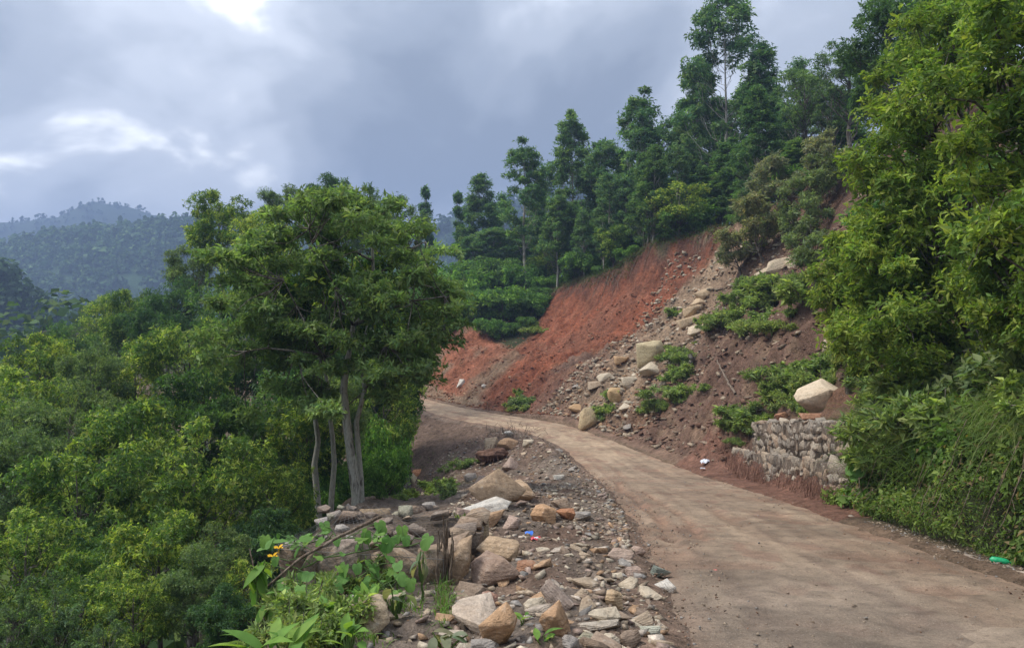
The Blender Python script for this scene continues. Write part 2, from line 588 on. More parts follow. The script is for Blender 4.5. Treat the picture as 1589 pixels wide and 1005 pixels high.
M = dict(
    soil=soil_material('soil'),
    road=road_material('road_mud'),
    rock=rock_material('rock'),
    leaf=leaf_material('leaf'),
    leaf_soft=leaf_material('leaf_matt', .22, .42, .65),
    leaf_far=leaf_material('leaf_far', .15, .25, .75),
    grass=leaf_material('grass_blade', .25, .4, .6),
    bark=bark_material('bark', (.085, .065, .05), (.21, .19, .16), .35),
    bark_lichen=bark_material('bark_lichen', (.11, .092, .075), (.42, .40, .345), .9, 6),
    bark_pale=bark_material('bark_pale', (.22, .19, .15), (.42, .39, .33), .6, 3),
    wood=bark_material('dry_wood', (.12, .085, .06), (.27, .21, .16), .4, 15),
    wire=plain_material('galvanised_wire', (.15, .14, .13), .6, .4, .3, 40, .3),
    concrete=plain_material('dirty_concrete', (.30, .245, .195), .95, .15, .4, 14),
    yellow=plain_material('yellow_petal', (.75, .45, .02), .6, .2, .15, 30),
    blue=plain_material('blue_wrapper', (.04, .17, .62), .4, .5, .15, 60),
    red=plain_material('red_wrapper', (.55, .03, .05), .4, .5, .3, 60),
    white=plain_material('white_plastic', (.62, .64, .72), .45, .4, .15, 40),
    green_plastic=plain_material('green_plastic', (.02, .38, .16), .4, .5, .2, 50),
    pink=plain_material('pink_wrapper', (.55, .16, .13), .6, .3, .2, 50),
)


# ------------------------------------------------------------------ meshes and objects
def mesh_np(name, V, F, mat=None, col_=None, smooth=False):
    """V (n,3); F list of arrays of equal-width faces"""
    me = bpy.data.meshes.new(name)
    V = np.asarray(V, np.float32)
    if not isinstance(F, list):
        F = [F]
    F = [np.asarray(f, np.int32) for f in F if len(f)]
    me.vertices.add(len(V))
    me.vertices.foreach_set('co', V.ravel())
    loops = np.concatenate([f.ravel() for f in F])
    tot = np.concatenate([np.full(len(f), f.shape[1], np.int32) for f in F])
    start = np.concatenate([[0], np.cumsum(tot)[:-1]]).astype(np.int32)
    me.loops.add(len(loops))
    me.loops.foreach_set('vertex_index', loops)
    me.polygons.add(len(tot))
    me.polygons.foreach_set('loop_start', start)
    me.polygons.foreach_set('loop_total', tot)
    if smooth:
        me.polygons.foreach_set('use_smooth', np.ones(len(tot), bool))
    me.update(calc_edges=True)
    if col_ is not None:
        a = me.attributes.new('Col', 'FLOAT_COLOR', 'POINT')
        c = np.ones((len(V), 4), np.float32)
        c[:, :3] = col_
        a.data.foreach_set('color', c.ravel())
    if mat is not None:
        me.materials.append(mat)
    return me


def link(name, me, parent=None, loc=None, rot=None, scale=None):
    o = bpy.data.objects.new(name, me)
    col.objects.link(o)
    if parent is not None:
        o.parent = parent
    if loc is not None:
        o.location = loc
    if rot is not None:
        o.rotation_euler = rot
    if scale is not None:
        o.scale = scale if hasattr(scale, '__len__') else (scale,) * 3
    return o


def tag(o, label=None, cat=None, group=None, kind=None):
    if label:
        o['label'] = label
    if cat:
        o['category'] = cat
    if group:
        o['group'] = group
    if kind:
        o['kind'] = kind
    return o


def at(px, py, Y):
    return Vector(((px - CX) / FPX * Y, Y, (HZ - py) / FPX * Y))


def gz(x, y):
    return float(height(np.array([x]), np.array([y]))[0])


def tube(P, R, n=6, cap=True):
    P = np.asarray(P, float)
    R = np.asarray(R, float)
    T = np.gradient(P, axis=0)
    T /= np.linalg.norm(T, axis=1)[:, None] + 1e-9
    ref = np.array([0.31, 0.17, 0.93])
    if abs((T[0] * ref).sum()) > .9:
        ref = np.array([0.9, .3, .1])
    U = np.cross(T, ref)
    U /= np.linalg.norm(U, axis=1)[:, None] + 1e-9
    B = np.cross(T, U)
    a = np.arange(n) / n * 2 * np.pi
    V = P[:, None] + R[:, None, None] * (np.cos(a)[None, :, None] * U[:, None] + np.sin(a)[None, :, None] * B[:, None])
    V = V.reshape(-1, 3)
    m = len(P)
    i = np.arange(m - 1)[:, None] * n
    j = np.arange(n)[None]
    F = np.stack([i + j, i + (j + 1) % n, i + n + (j + 1) % n, i + n + j], -1).reshape(-1, 4)
    return V, F


class Bag:
    """collects pieces of one mesh"""
    def __init__(self):
        self.V, self.F, self.C, self.n = [], {}, [], 0

    def add(self, V, F, c=None):
        V = np.asarray(V, float).reshape(-1, 3)
        for f in (F if isinstance(F, list) else [F]):
            f = np.asarray(f)
            self.F.setdefault(f.shape[1], []).append(f + self.n)
        self.V.append(V)
        if c is not None:
            c = np.asarray(c, float)
            self.C.append(np.broadcast_to(c, (len(V), 3)))
        self.n += len(V)

    def mesh(self, name, mat, smooth=False):
        return mesh_np(name, np.concatenate(self.V), [np.concatenate(f) for f in self.F.values()], mat,
                       np.concatenate(self.C) if self.C else None, smooth)


def unit(v):
    return v / (np.linalg.norm(v, axis=-1, keepdims=True) + 1e-9)


def leaves(P, A, N, L, W, fold=.25, curl=.2, rich=False):
    """leaf blades: base P, axis A, upper side N, length L, width W (arrays)"""
    n = len(P)
    L = np.broadcast_to(L, n)[:, None]
    W = np.broadcast_to(W, n)[:, None]
    A = unit(A)
    S = unit(np.cross(A, N))
    N = np.cross(S, A)
    if not rich:
        V = np.stack([P, P + A * L * .45 + S * W * .5 + N * W * fold, P + A * L - N * L * curl, P + A * L * .45 - S * W * .5 + N * W * fold], 1)
        b = np.arange(n)[:, None] * 4
        F = np.concatenate([b + np.array([[0, 1, 2]]), b + np.array([[0, 2, 3]])])
        return V.reshape(-1, 3), F, 4
    V = np.stack([P, P + A * L * .28 + S * W * .42 + N * W * fold, P + A * L * .66 + S * W * .40 + N * (W * fold - L * curl * .45),
                  P + A * L - N * L * curl, P + A * L * .66 - S * W * .40 + N * (W * fold - L * curl * .45),
                  P + A * L * .28 - S * W * .42 + N * W * fold], 1)
    b = np.arange(n)[:, None] * 6
    F = np.concatenate([b + np.array([[0, 1, 2, 3]]), b + np.array([[0, 3, 4, 5]])])
    return V.reshape(-1, 3), F, 6


LEAF_GAIN = np.array([2.0, 1.75, 2.05])


def foliage(rng, C, R, twigs, per, L, W, base, bright, droop=.25, rich=False, flat=.75, shell=.5, up=.35, spread=1.0, bright_p=.25, rand=.28):
    """leaf rosettes spread through the volume of blobs C (n,3) with radii R (n,)"""
    nb = len(C)
    bi = np.repeat(np.arange(nb), twigs)
    n = len(bi)
    D = unit(rng.normal(size=(n, 3)))
    D[:, 2] = np.where(rng.random(n) < up, np.abs(D[:, 2]), D[:, 2])
    rr = (shell + (1 - shell) * rng.random(n) ** .6) * R[bi] * (.8 + .4 * rng.random(n))
    P = C[bi] + D * rr[:, None] * np.array([1, 1, flat])
    O = unit(D + np.array([0, 0, .55]) + .45 * rng.normal(size=(n, 3)))
    tint_b = rng.normal(0, .10, (nb, 1))
    isb = rng.random(n) < bright_p * (.4 + 1.2 * rng.random(nb))[bi]
    tw_c = np.where(isb[:, None], bright, base) * (1 + tint_b[bi] + rng.normal(0, .13, (n, 1)))
    k = np.repeat(np.arange(n), per)
    m = len(k)
    ang = np.tile(np.arange(per) / per * 2 * np.pi, n) + np.repeat(rng.random(n) * 6.28, per) + rng.normal(0, .3, m)
    u = unit(np.cross(O, np.array([.3, .2, .9])))
    v = np.cross(O, u)
    rad = u[k] * np.cos(ang)[:, None] + v[k] * np.sin(ang)[:, None]
    th = (.45 + .95 * rng.random(m))[:, None] * spread
    A = O[k] * np.cos(th) + rad * np.sin(th) + rand * rng.normal(size=(m, 3)) - np.array([0, 0, 1]) * (droop * (.4 + rng.random(m)))[:, None]
    Nn = O[k] * 1.0 - rad * .4 + .4 * rng.normal(size=(m, 3))
    sz = np.clip(rng.lognormal(-.08, .32, m), .4, 1.7) * np.repeat(rng.uniform(.75, 1.2, n), per)
    V, F, nv = leaves(P[k] + rad * .01 - O[k] * (L * 1.1 * rng.random(m))[:, None], A, Nn, L * sz, W * sz, .22, .22, rich)
    c = tw_c[k] * (1 + rng.normal(0, .10, (m, 1)))
    c = np.clip(c * LEAF_GAIN * (1 + rng.normal(0, .05, (m, 3))), .005, .9)
    return V, F, np.repeat(c, nv, 0)
# ------------------------------------------------------------------ ground
def graded(a, b, step, lo, hi, n_lo, n_hi):
    core = np.arange(a, b + step / 2, step)
    up = b + np.geomspace(step * 1.2, hi - b, n_hi)
    dn = a - np.geomspace(step * 1.2, a - lo, n_lo)[::-1]
    return np.concatenate([dn, core, up])


def build_ground():
    xs = graded(-7, 17, .115, -1200, 1200, 50, 50)
    y1 = np.arange(2.2, 16, .10)
    y2 = np.arange(16, 64, .17)
    ys = np.concatenate([2.2 - np.geomspace(.12, 160, 26)[::-1], y1, y2, 64 + np.geomspace(.2, 1080, 58)])
    X, Y = np.meshgrid(xs, ys)
    Z, (s, d, e, el, hw, z0, n1, n2, W) = height(X, Y, full=True)
    nx, ny = len(xs), len(ys)
    V = np.stack([X.ravel(), Y.ravel(), Z.ravel()], 1)
    i = (np.arange(ny - 1)[:, None] * nx + np.arange(nx - 1)[None]).ravel()
    F = np.stack([i, i + 1, i + nx + 1, i + nx], 1)
    x, y = X.ravel(), Y.ravel()
    C = np.tile(np.array([.045, .05, .022]), (len(V), 1))          # leaf litter under the woods

    def lay(c, w):
        nonlocal C
        w = np.clip(w, 0, 1)[:, None]
        C = C * (1 - w) + np.asarray(c) * w
    # turf above the slip
    lay((.055, .075, .025), (e > 11.5) * sstep(.2, .5, fbm(x * .8, y * .8, 3, 61)))
    tone = fbm(x * .5, y * .5, 4, 62)
    fine_ = fbm(x * 2.2, y * 2.2, 3, 63)
    red = np.array([.245, .083, .044])
    red2 = np.array([.20, .085, .052])
    brown = np.array([.155, .092, .066])
    tan = np.array([.28, .19, .125])
    grey = np.array([.21, .165, .13])
    w = W['debris']
    lay(brown, w)
    lay(tan, w * sstep(.05, .5, fine_ + .4 * tone) * .55)
    lay((.19, .10, .06), w * sstep(.2, .6, -tone) * .7)
    # stony tongue along the foot of the red slope
    ton = np.exp(-((s - 38.5 - (e - 4) * .12) / 2.6) ** 2) * sstep(.3, 1.2, e)
    lay((.31, .22, .145), w * ton * .85)
    lay((.22, .085, .05), w * np.exp(-((s - 46) / 2.6) ** 2) * sstep(.15, .5, e) * (1 - sstep(3.2, 4.2, e)))
    lay((.05, .065, .025), (e > 0) * (1 - w) * (s > 12.5) * (s < 40) * (e < 12) * .8)
    w = W['scar']
    lay(red, w)
    lay(red2, w * sstep(.0, .5, tone) * .7)
    lay((.265, .112, .066), w * sstep(.15, .6, fine_) * .6)
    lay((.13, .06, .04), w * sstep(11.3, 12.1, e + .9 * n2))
    w = W['bank']
    lay((.27, .105, .06), w)
    lay((.22, .15, .10), w * sstep(-.1, .4, tone))
    # older greyish surface between bank and slip
    lay((.19, .125, .08), (e > 0.3) * (e < 5.5) * np.exp(-((s - 51.2 - .25 * e) / 1.3) ** 2) * .8)
    lay((.25, .18, .12), (e > -.2) * (e < 1.2) * (s > 49) * (s < 64) * .8)
    w = W['shoulder'] * (el > -.4)
    lay(grey, w)
    lay((.17, .11, .08), w * sstep(-.1, .45, tone))
    lay((.25, .17, .12), w * sstep(.1, .5, fine_) * .6)
    # fill slope under the far bend, thinly grown over
    fs = (el > .5) * sstep(27, 31, s) * (1 - sstep(5.0, 7.0, el + n1))
    lay((.17, .115, .085), fs)
    lay((.12, .125, .05), fs * sstep(.05, .4, fbm(x * .7 + 9, y * .7, 3, 66)) * sstep(1.8, 3, el) * .6)
    # muddy edges of the carriageway
    near_edge = np.exp(-((np.abs(d) - hw) / .35) ** 2)
    lay((.24, .155, .11), near_edge * .75)
    lay((.20, .10, .07), (e > -.2) * (e < 1.0) * (s > 13) * (s < 27) * .85)
    lay((.05, .055, .028), (e > .45) * (e < 3.5) * (1 - sstep(13.6, 14.8, s)) * .9)
    C *= (1 + .12 * fbm(x * 5, y * 5, 2, 67))[:, None]
    GRID['xs'], GRID['ys'], GRID['Z'] = xs, ys, Z
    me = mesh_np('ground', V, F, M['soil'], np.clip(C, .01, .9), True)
    tag(link('ground', me), kind='structure')


GRID = {}
build_ground()


def height(x, y):
    """from here on heights are read off the finished ground sheet"""
    xs, ys, Z = GRID['xs'], GRID['ys'], GRID['Z']
    x, y = np.asarray(x, float), np.asarray(y, float)
    i = np.clip(np.searchsorted(xs, x) - 1, 0, len(xs) - 2)
    j = np.clip(np.searchsorted(ys, y) - 1, 0, len(ys) - 2)
    u = np.clip((x - xs[i]) / (xs[i + 1] - xs[i]), 0, 1)
    v = np.clip((y - ys[j]) / (ys[j + 1] - ys[j]), 0, 1)
    return (Z[j, i] * (1 - u) + Z[j, i + 1] * u) * (1 - v) + (Z[j + 1, i] * (1 - u) + Z[j + 1, i + 1] * u) * v


# ------------------------------------------------------------------ road
def rut_field(s, d, hw):
    q = d + hw                                               # metres from the left edge
    wv = .16 * fbm(s * .22, s * 0 + 3, 2, 71)
    on1 = sstep(8.5, 11, s) * (1 - sstep(24, 30, s))
    z = np.zeros_like(s)
    mud = np.zeros_like(s)
    for c, wd, dep, on in ((.55, .13, .045, on1 * sstep(.3, .5, vnoise(s * .4, s * 0 + 2, 69))), (.98, .09, .03, on1 * sstep(.45, .65, vnoise(s * .35, s * 0, 72))),
                           (1.75, .15, .045, on1 * sstep(.4, .6, vnoise(s * .3, s * 0 + 5, 73)))):
        u = (q - c - wv - .05 * fbm(s * 1.4, s * 0 + c, 2, 74) - .05 * fbm(s * 5, q * 5, 2, 70)) / (wd * .72)
        k = on * (.55 + .45 * vnoise(s * 1.1, s * 0 + c * 9, 75))
        z += k * dep * (-np.exp(-u ** 2) + .8 * np.exp(-(np.abs(u) - 1.7) ** 2 / .35))
        mud += k * np.exp(-(u / 1.5) ** 2)
    return z, np.clip(mud, 0, 1)


def build_road():
    st = np.concatenate([np.arange(-9, 3, .5), np.arange(3, 30, .09), np.arange(30, RS[-1] - .5, .2)])
    q = np.linspace(-1.03, 1.03, 58)
    S, Q = np.meshgrid(st, q, indexing='ij')
    cx = np.interp(S, RS, RC[:, 0])
    cy_ = np.interp(S, RS, RC[:, 1])
    nx = np.interp(S, RS, RN[:, 0])
    ny = np.interp(S, RS, RN[:, 1])
    hw = np.interp(S, RS, RHW)
    D = Q * hw
    X, Y = cx + nx * D, cy_ + ny * D
    rz, mud = rut_field(S.ravel(), D.ravel(), hw.ravel())
    x, y = X.ravel(), Y.ravel()
    s_, d_, hw_ = S.ravel(), D.ravel(), hw.ravel()
    z = np.interp(s_, RS, RZ) + rz + .022 * fbm(x * .9, y * .9, 4, 77) + .012 * fbm(x * 5, y * 5, 3, 78) - .03 * (np.abs(d_) / hw_) ** 4
    # broken hollows near the camera
    pot = sstep(.30, .55, fbm(x * 1.5 + 4, y * 1.5, 3, 79))
    z -= .03 * pot
    V = np.stack([x, y, z], 1)
    n, m = S.shape
    i = (np.arange(n - 1)[:, None] * m + np.arange(m - 1)[None]).ravel()
    F = np.stack([i, i + m, i + m + 1, i + 1], 1)
    C = np.tile(np.array([.255, .193, .142]), (len(V), 1))

    def lay(c, w):
        nonlocal C
        w = np.clip(w, 0, 1)[:, None]
        C = C * (1 - w) + np.asarray(c) * w
    t = fbm(x * .35, y * .35, 4, 80)
    lay((.21, .152, .11), sstep(0, .5, t) * .8)
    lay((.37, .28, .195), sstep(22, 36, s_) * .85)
    trk = fbm(s_ * .12, d_ * 5.5, 4, 84)
    lay((.19, .135, .10), sstep(.05, .45, trk) * .55)
    lay((.33, .25, .18), sstep(.05, .45, -trk) * .45)
    for tc_, tw_ in ((-1.35, .2), (.2, .22), (1.2, .2)):
        u_ = (d_ - tc_ - .25 * fbm(s_ * .12, s_ * 0 + tc_, 2, 85)) / tw_
        lay((.325, .25, .185), np.exp(-u_ ** 2) * .5 * vnoise(s_ * .5, d_ * 0 + tc_, 86))
        lay((.17, .115, .085), np.exp(-((np.abs(u_) - 1.25) / .25) ** 2) * .5 * vnoise(s_ * .7, d_ * 3, 87))
    lay((.215, .125, .085), mud * .85)
    lay((.235, .145, .10), sstep(.12, .4, fbm(x * 1.1 + 3, y * .8, 3, 81)) * np.exp(-((np.abs(d_) - hw_) / .9) ** 2) * .9)
    lay((.22, .14, .10), pot * .6)
    lay((.215, .13, .095), sstep(.22, .45, fbm(x * 2.3 + 11, y * 1.2, 4, 82)) * .6)
    lay((.33, .25, .18), sstep(.25, .5, fbm(x * 1.7 + 2, y * .6, 4, 83)) * .4)
    lay((.205, .17, .14), (1 - sstep(6, 9.5, s_ + .8 * t)) * sstep(.4, 1.1, hw_ - .6 * t - np.abs(d_ + .9)) * .55)
    lay((.28, .18, .125), np.exp(-((np.abs(d_) - hw_) / .28) ** 2) * .5)
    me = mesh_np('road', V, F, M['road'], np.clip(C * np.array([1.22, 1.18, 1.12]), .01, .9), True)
    tag(link('road', me), kind='structure')


build_road()
# ------------------------------------------------------------------ trees: a few kinds built once, then placed one by one
def curve_pts(a, b, sag, n, rng, wob=.05):
    a, b = np.asarray(a, float), np.asarray(b, float)
    t = np.linspace(0, 1, n)[:, None]
    ln = np.linalg.norm(b - a)
    P = a + (b - a) * t
    P[:, 2] += -sag * ln * (t[:, 0] * (1 - t[:, 0])) * 4
    w = rng.normal(0, wob * ln, (n, 3)) * np.sin(np.pi * t)
    return P + w


def limb_set(bag, trunk, tr, C, rng, low=.25, thick=.45, twigs=3, R=None, nseg=5):
    """a limb from the stem to every blob, twigs inside it"""
    H = trunk[-1, 2]
    for i, c in enumerate(C):
        hr = np.hypot(c[0], c[1])
        zs = np.clip(c[2] - .75 * hr - .1 * H, low * H, .93 * H)
        k = np.interp(zs, trunk[:, 2], np.arange(len(trunk)))
        a = np.array([np.interp(k, np.arange(len(trunk)), trunk[:, j]) for j in range(3)])
        r0 = np.interp(k, np.arange(len(trunk)), tr) * thick
        P = curve_pts(a, c, .10, 6, rng)
        V, F = tube(P, np.linspace(r0, max(r0 * .25, .008), 6), nseg)
        bag.add(V, F)
        for _ in range(twigs):
            d = unit(rng.normal(size=3) + np.array([0, 0, .3]))
            q = c + d * (R[i] * .85)
            V, F = tube(curve_pts(P[3 + rng.integers(0, 3)], q, 0, 4, rng), np.linspace(max(r0 * .25, .01), .005, 4), 4)
            bag.add(V, F)


def tree_kind(seed, H=8, trunk=None, tr=None, crown=None, nb=26, br=(.8, 1.3), twigs=100, per=6, L=.15, W=.055, base=(.045, .10, .022),
              bright=(.12, .21, .04), flat=.75, bark='bark', leaf='leaf', droop=.25, rich=False, low=.25, thick=.45, bright_p=.33, up=.4, blobs=None,
              shell=.5, lean=.06, rand=.28):
    rng = np.random.default_rng(seed)
    if trunk is None:
        n = 9
        t = np.linspace(0, 1, n)
        wob = np.cumsum(rng.normal(0, lean * H / n, (n, 2)), 0)
        wob -= wob[0]
        trunk = np.stack([wob[:, 0], wob[:, 1], t * H * .84], 1)
    if tr is None:
        tr = np.linspace(.021 * H, .0025 * H, len(trunk))
    tr = np.asarray(tr, float)
    tr[0] *= 1.35
    if blobs is None:
        C = []
        tries = 0
        while len(C) < nb and tries < 4000:
            tries += 1
            c = crown(rng)
            if all(np.linalg.norm((c - q) * np.array([1, 1, 1.3])) > br[0] * .72 for q in C):
                C.append(c)
        C = np.array(C)
    else:
        C = blobs
    R = rng.uniform(br[0], br[1], len(C))
    if blobs is None:
        k = np.interp(C[:, 2], trunk[:, 2], np.arange(len(trunk)))
        C = C + np.stack([np.interp(k, np.arange(len(trunk)), trunk[:, 0]), np.interp(k, np.arange(len(trunk)), trunk[:, 1]), C[:, 2] * 0], 1)
    tb = Bag()
    V, F = tube(trunk - np.array([0, 0, .25]) * (np.arange(len(trunk)) == 0)[:, None], tr, 9)
    tb.add(V, F)
    limb_set(tb, trunk, tr, C, rng, low, thick, 3, R)
    V, F, c = foliage(rng, C, R, twigs, per, L, W, np.array(base), np.array(bright), droop, rich, flat, shell, up, bright_p=bright_p, rand=rand)
    return tb.mesh('trunk', M[bark], True), mesh_np('crown', V, F, M[leaf], c), H


def ell(cz, rx, rz, inner=.35, top=None):
    def f(rng):
        d = unit(rng.normal(size=3))
        r = (inner + (1 - inner) * rng.random() ** .5)
        return np.array([d[0] * rx * r, d[1] * rx * r, cz + d[2] * rz * r])
    return f


def column_crown(z0, z1, r0, rmax, taper):
    def f(rng):
        t = rng.random() ** .85
        prof = (1 - t) ** taper * min(1, .45 + 2.2 * t)
        a = rng.random() * 6.283
        r = rmax * prof * (.35 + .65 * rng.random() ** .5)
        return np.array([math.cos(a) * r, math.sin(a) * r, z0 + (z1 - z0) * t])
    return f


G1, G1B = (.052, .105, .022), (.185, .255, .048)
G2, G2B = (.040, .088, .024), (.090, .160, .035)
G3, G3B = (.055, .115, .042), (.115, .19, .058)
KIND = {}
KIND['broad'] = [tree_kind(11, 8, crown=ell(5.2, 2.7, 2.6), nb=30, br=(.7, 1.2), twigs=105, per=6, L=.19, W=.066, base=G1, bright=G1B),
                 tree_kind(12, 8, crown=ell(5.4, 2.4, 2.5), nb=34, br=(.55, 1.1), twigs=150, per=7, L=.115, W=.042, base=(.058, .10, .036), bright=(.13, .19, .06), shell=.25),
                 tree_kind(13, 8, crown=ell(5.0, 3.0, 2.7), nb=32, br=(.7, 1.2), twigs=105, per=6, L=.16, W=.07, base=(.060, .115, .022), bright=(.20, .265, .05), shell=.35)]
KIND['dark'] = [tree_kind(21, 9, crown=ell(5.8, 2.6, 2.9), nb=30, br=(.7, 1.2), twigs=110, per=6, L=.19, W=.065, base=(.032, .075, .024), bright=(.06, .12, .03)),
                tree_kind(22, 9, crown=ell(5.8, 2.3, 3.0), nb=28, br=(.7, 1.2), twigs=110, per=6, L=.19, W=.065, base=(.034, .080, .028), bright=(.065, .125, .035))]
KIND['airy'] = [tree_kind(31, 9, crown=ell(6.2, 2.2, 2.6, .2), nb=34, br=(.45, .8), twigs=42, per=6, L=.17, W=.055, base=(.05, .095, .032), bright=(.10, .17, .05), shell=.2),
                tree_kind(32, 9, crown=ell(6.0, 2.0, 2.9, .2), nb=36, br=(.4, .75), twigs=34, per=6, L=.17, W=.055, base=(.045, .085, .035), bright=(.09, .15, .05), shell=.2)]
def tall_kind(seed, z0, rmax, taper, nb, br, twigs, base, bright, lean, tr):
    return tree_kind(seed, 14, crown=column_crown(z0, 13.9, 1.0, rmax, taper), nb=nb, br=br, twigs=twigs, per=6, L=.20, W=.08, base=base, bright=bright, bark='bark_pale',
                     tr=np.linspace(tr, .018, 9), lean=lean, flat=.8, leaf='leaf_soft', thick=.3, low=.15, shell=.2, rand=.4)


KIND['tall'] = [tall_kind(41, 3.4, 2.3, .55, 66, (.42, .8), 50, G3, G3B, .04, .14),
                tall_kind(42, 5.2, 2.0, .45, 46, (.4, .75), 46, (.055, .118, .042), (.12, .195, .06), .06, .13),
                tall_kind(43, 2.0, 2.7, .7, 80, (.45, .9), 50, (.046, .10, .038), (.09, .155, .05), .04, .15),
                tall_kind(44, 4.2, 2.6, .38, 50, (.5, .95), 48, (.05, .108, .045), (.10, .17, .06), .08, .13),
                tall_kind(45, 3.0, 1.9, .5, 50, (.4, .8), 40, (.045, .1, .044), (.085, .15, .058), .07, .12)]
KIND['poplar'] = [tree_kind(51, 10, crown=column_crown(1.5, 9.9, .6, .95, .35), nb=40, br=(.4, .62), twigs=60, per=6, L=.22, W=.08, base=(.034, .085, .032), bright=(.075, .14, .045), bark='bark_pale', tr=np.linspace(.10, .02, 9), lean=.02, leaf='leaf_soft', thick=.25, low=.1)]
KIND['bush'] = [tree_kind(61, 2.2, crown=ell(1.15, 1.05, .85), nb=15, br=(.4, .65), twigs=80, per=5, L=.14, W=.055, base=(.055, .125, .025), bright=(.12, .22, .045), low=.08, leaf='leaf_soft'),
                tree_kind(62, 2.2, crown=ell(1.1, 1.2, .8), nb=16, br=(.4, .62), twigs=80, per=5, L=.13, W=.05, base=(.045, .10, .025), bright=(.09, .17, .04), low=.08, leaf='leaf_soft')]
KIND['pale_shrub'] = [tree_kind(65, 4, crown=ell(2.5, 1.6, 1.3, .2), nb=24, br=(.35, .62), twigs=46, per=5, L=.19, W=.065, base=(.10, .125, .062), bright=(.16, .17, .085), low=.1, leaf='leaf_soft', shell=.2),
                      tree_kind(66, 4, crown=ell(2.4, 1.5, 1.4, .2), nb=22, br=(.35, .6), twigs=42, per=5, L=.19, W=.065, base=(.085, .125, .05), bright=(.13, .18, .07), low=.1, leaf='leaf_soft', shell=.2)]
KIND['weed'] = [tree_kind(71, .7, crown=ell(.26, .62, .24, .1), nb=15, br=(.10, .24), twigs=22, per=5, L=.10, W=.042, base=(.11, .17, .045), bright=(.19, .26, .075), rand=.5, shell=.1, low=.05, leaf='leaf_soft', tr=np.linspace(.012, .004, 9)),
                tree_kind(72, .7, crown=ell(.24, .7, .22, .1), nb=16, br=(.10, .22), twigs=20, per=5, L=.13, W=.03, base=(.105, .16, .05), bright=(.18, .24, .075), rand=.6, shell=.1, low=.05, leaf='leaf_soft', tr=np.linspace(.012, .004, 9)),
                tree_kind(73, .7, crown=ell(.28, .55, .26, .1), nb=11, br=(.12, .25), twigs=16, per=5, L=.13, W=.05, base=(.10, .15, .055), bright=(.16, .21, .08), low=.05, leaf='leaf_soft', tr=np.linspace(.012, .004, 9))]
_bt = np.linspace(0, 1, 7)
_bv, _bf = tube(np.stack([.10 * np.sin(_bt * 5) * _bt * (1 - _bt), .12 * np.sin(_bt * 4 + 1) * _bt * (1 - _bt), _bt], 1), np.linspace(.26, .225, 7), 9)
BOLE = [mesh_np('bole', _bv, _bf, M['bark'], None, True)]


def plant(name, kind, v, x, y, z, h, w, rz, label, cat, group=None, tilt=(0, 0), raise_=0.0):
    """place one tree or shrub of a kind; w is its width relative to its height in the kind's own shape"""
    tm, cm, H = KIND[kind][v % len(KIND[kind])]
    r = bpy.data.objects.new(name, None)
    col.objects.link(r)
    r.empty_display_size = .2
    r.location = (x, y, z)
    r.rotation_euler = (tilt[0], tilt[1], rz)
    sz = h / H
    r.scale = (sz * w, sz * w, sz)
    if raise_ > 0:
        # on the steep ground the crown is carried by a longer bare bole
        k = raise_ / sz
        link('trunk', tm, r, loc=(0, 0, k))
        link('crown', cm, r, loc=(0, 0, k))
        link('bole', BOLE[0], r, scale=(H / 8.0 / w ** .5, H / 8.0 / w ** .5, k + .1))
    else:
        link('trunk', tm, r)
        link('crown', cm, r)
    tag(r, label, cat, group)
    return r


rnd = random.Random(5)


def tree_px(name, kind, v, px, top, wpx, Y, label, group, cat='tree', kw=None, sink=.1):
    """stand a tree on the ground at distance Y so that its top and width have the size they have in the photo"""
    x = (px - CX) / FPX * Y
    z = gz(x, Y) - sink
    ztop = (HZ - top) / FPX * Y
    h = max(ztop - z, 1.0)
    H = KIND[kind][v % len(KIND[kind])][2]
    nat = {'broad': 7.0, 'dark': 6.4, 'airy': 5.6, 'tall': 4.4, 'poplar': 2.6, 'bush': 3.2, 'pale_shrub': 4.2, 'weed': 1.2}[kind]
    w = (wpx / FPX * Y) / (nat * h / H)
    if kind in ('broad', 'dark', 'airy') and w < .85:
        return plant(name, kind, v, x, Y, z, h * w / .85, .85, rnd.uniform(0, 6.28), label, cat, group, raise_=h * (1 - w / .85))
    return plant(name, kind, v, x, Y, z, h, w, rnd.uniform(0, 6.28), label, cat, group)


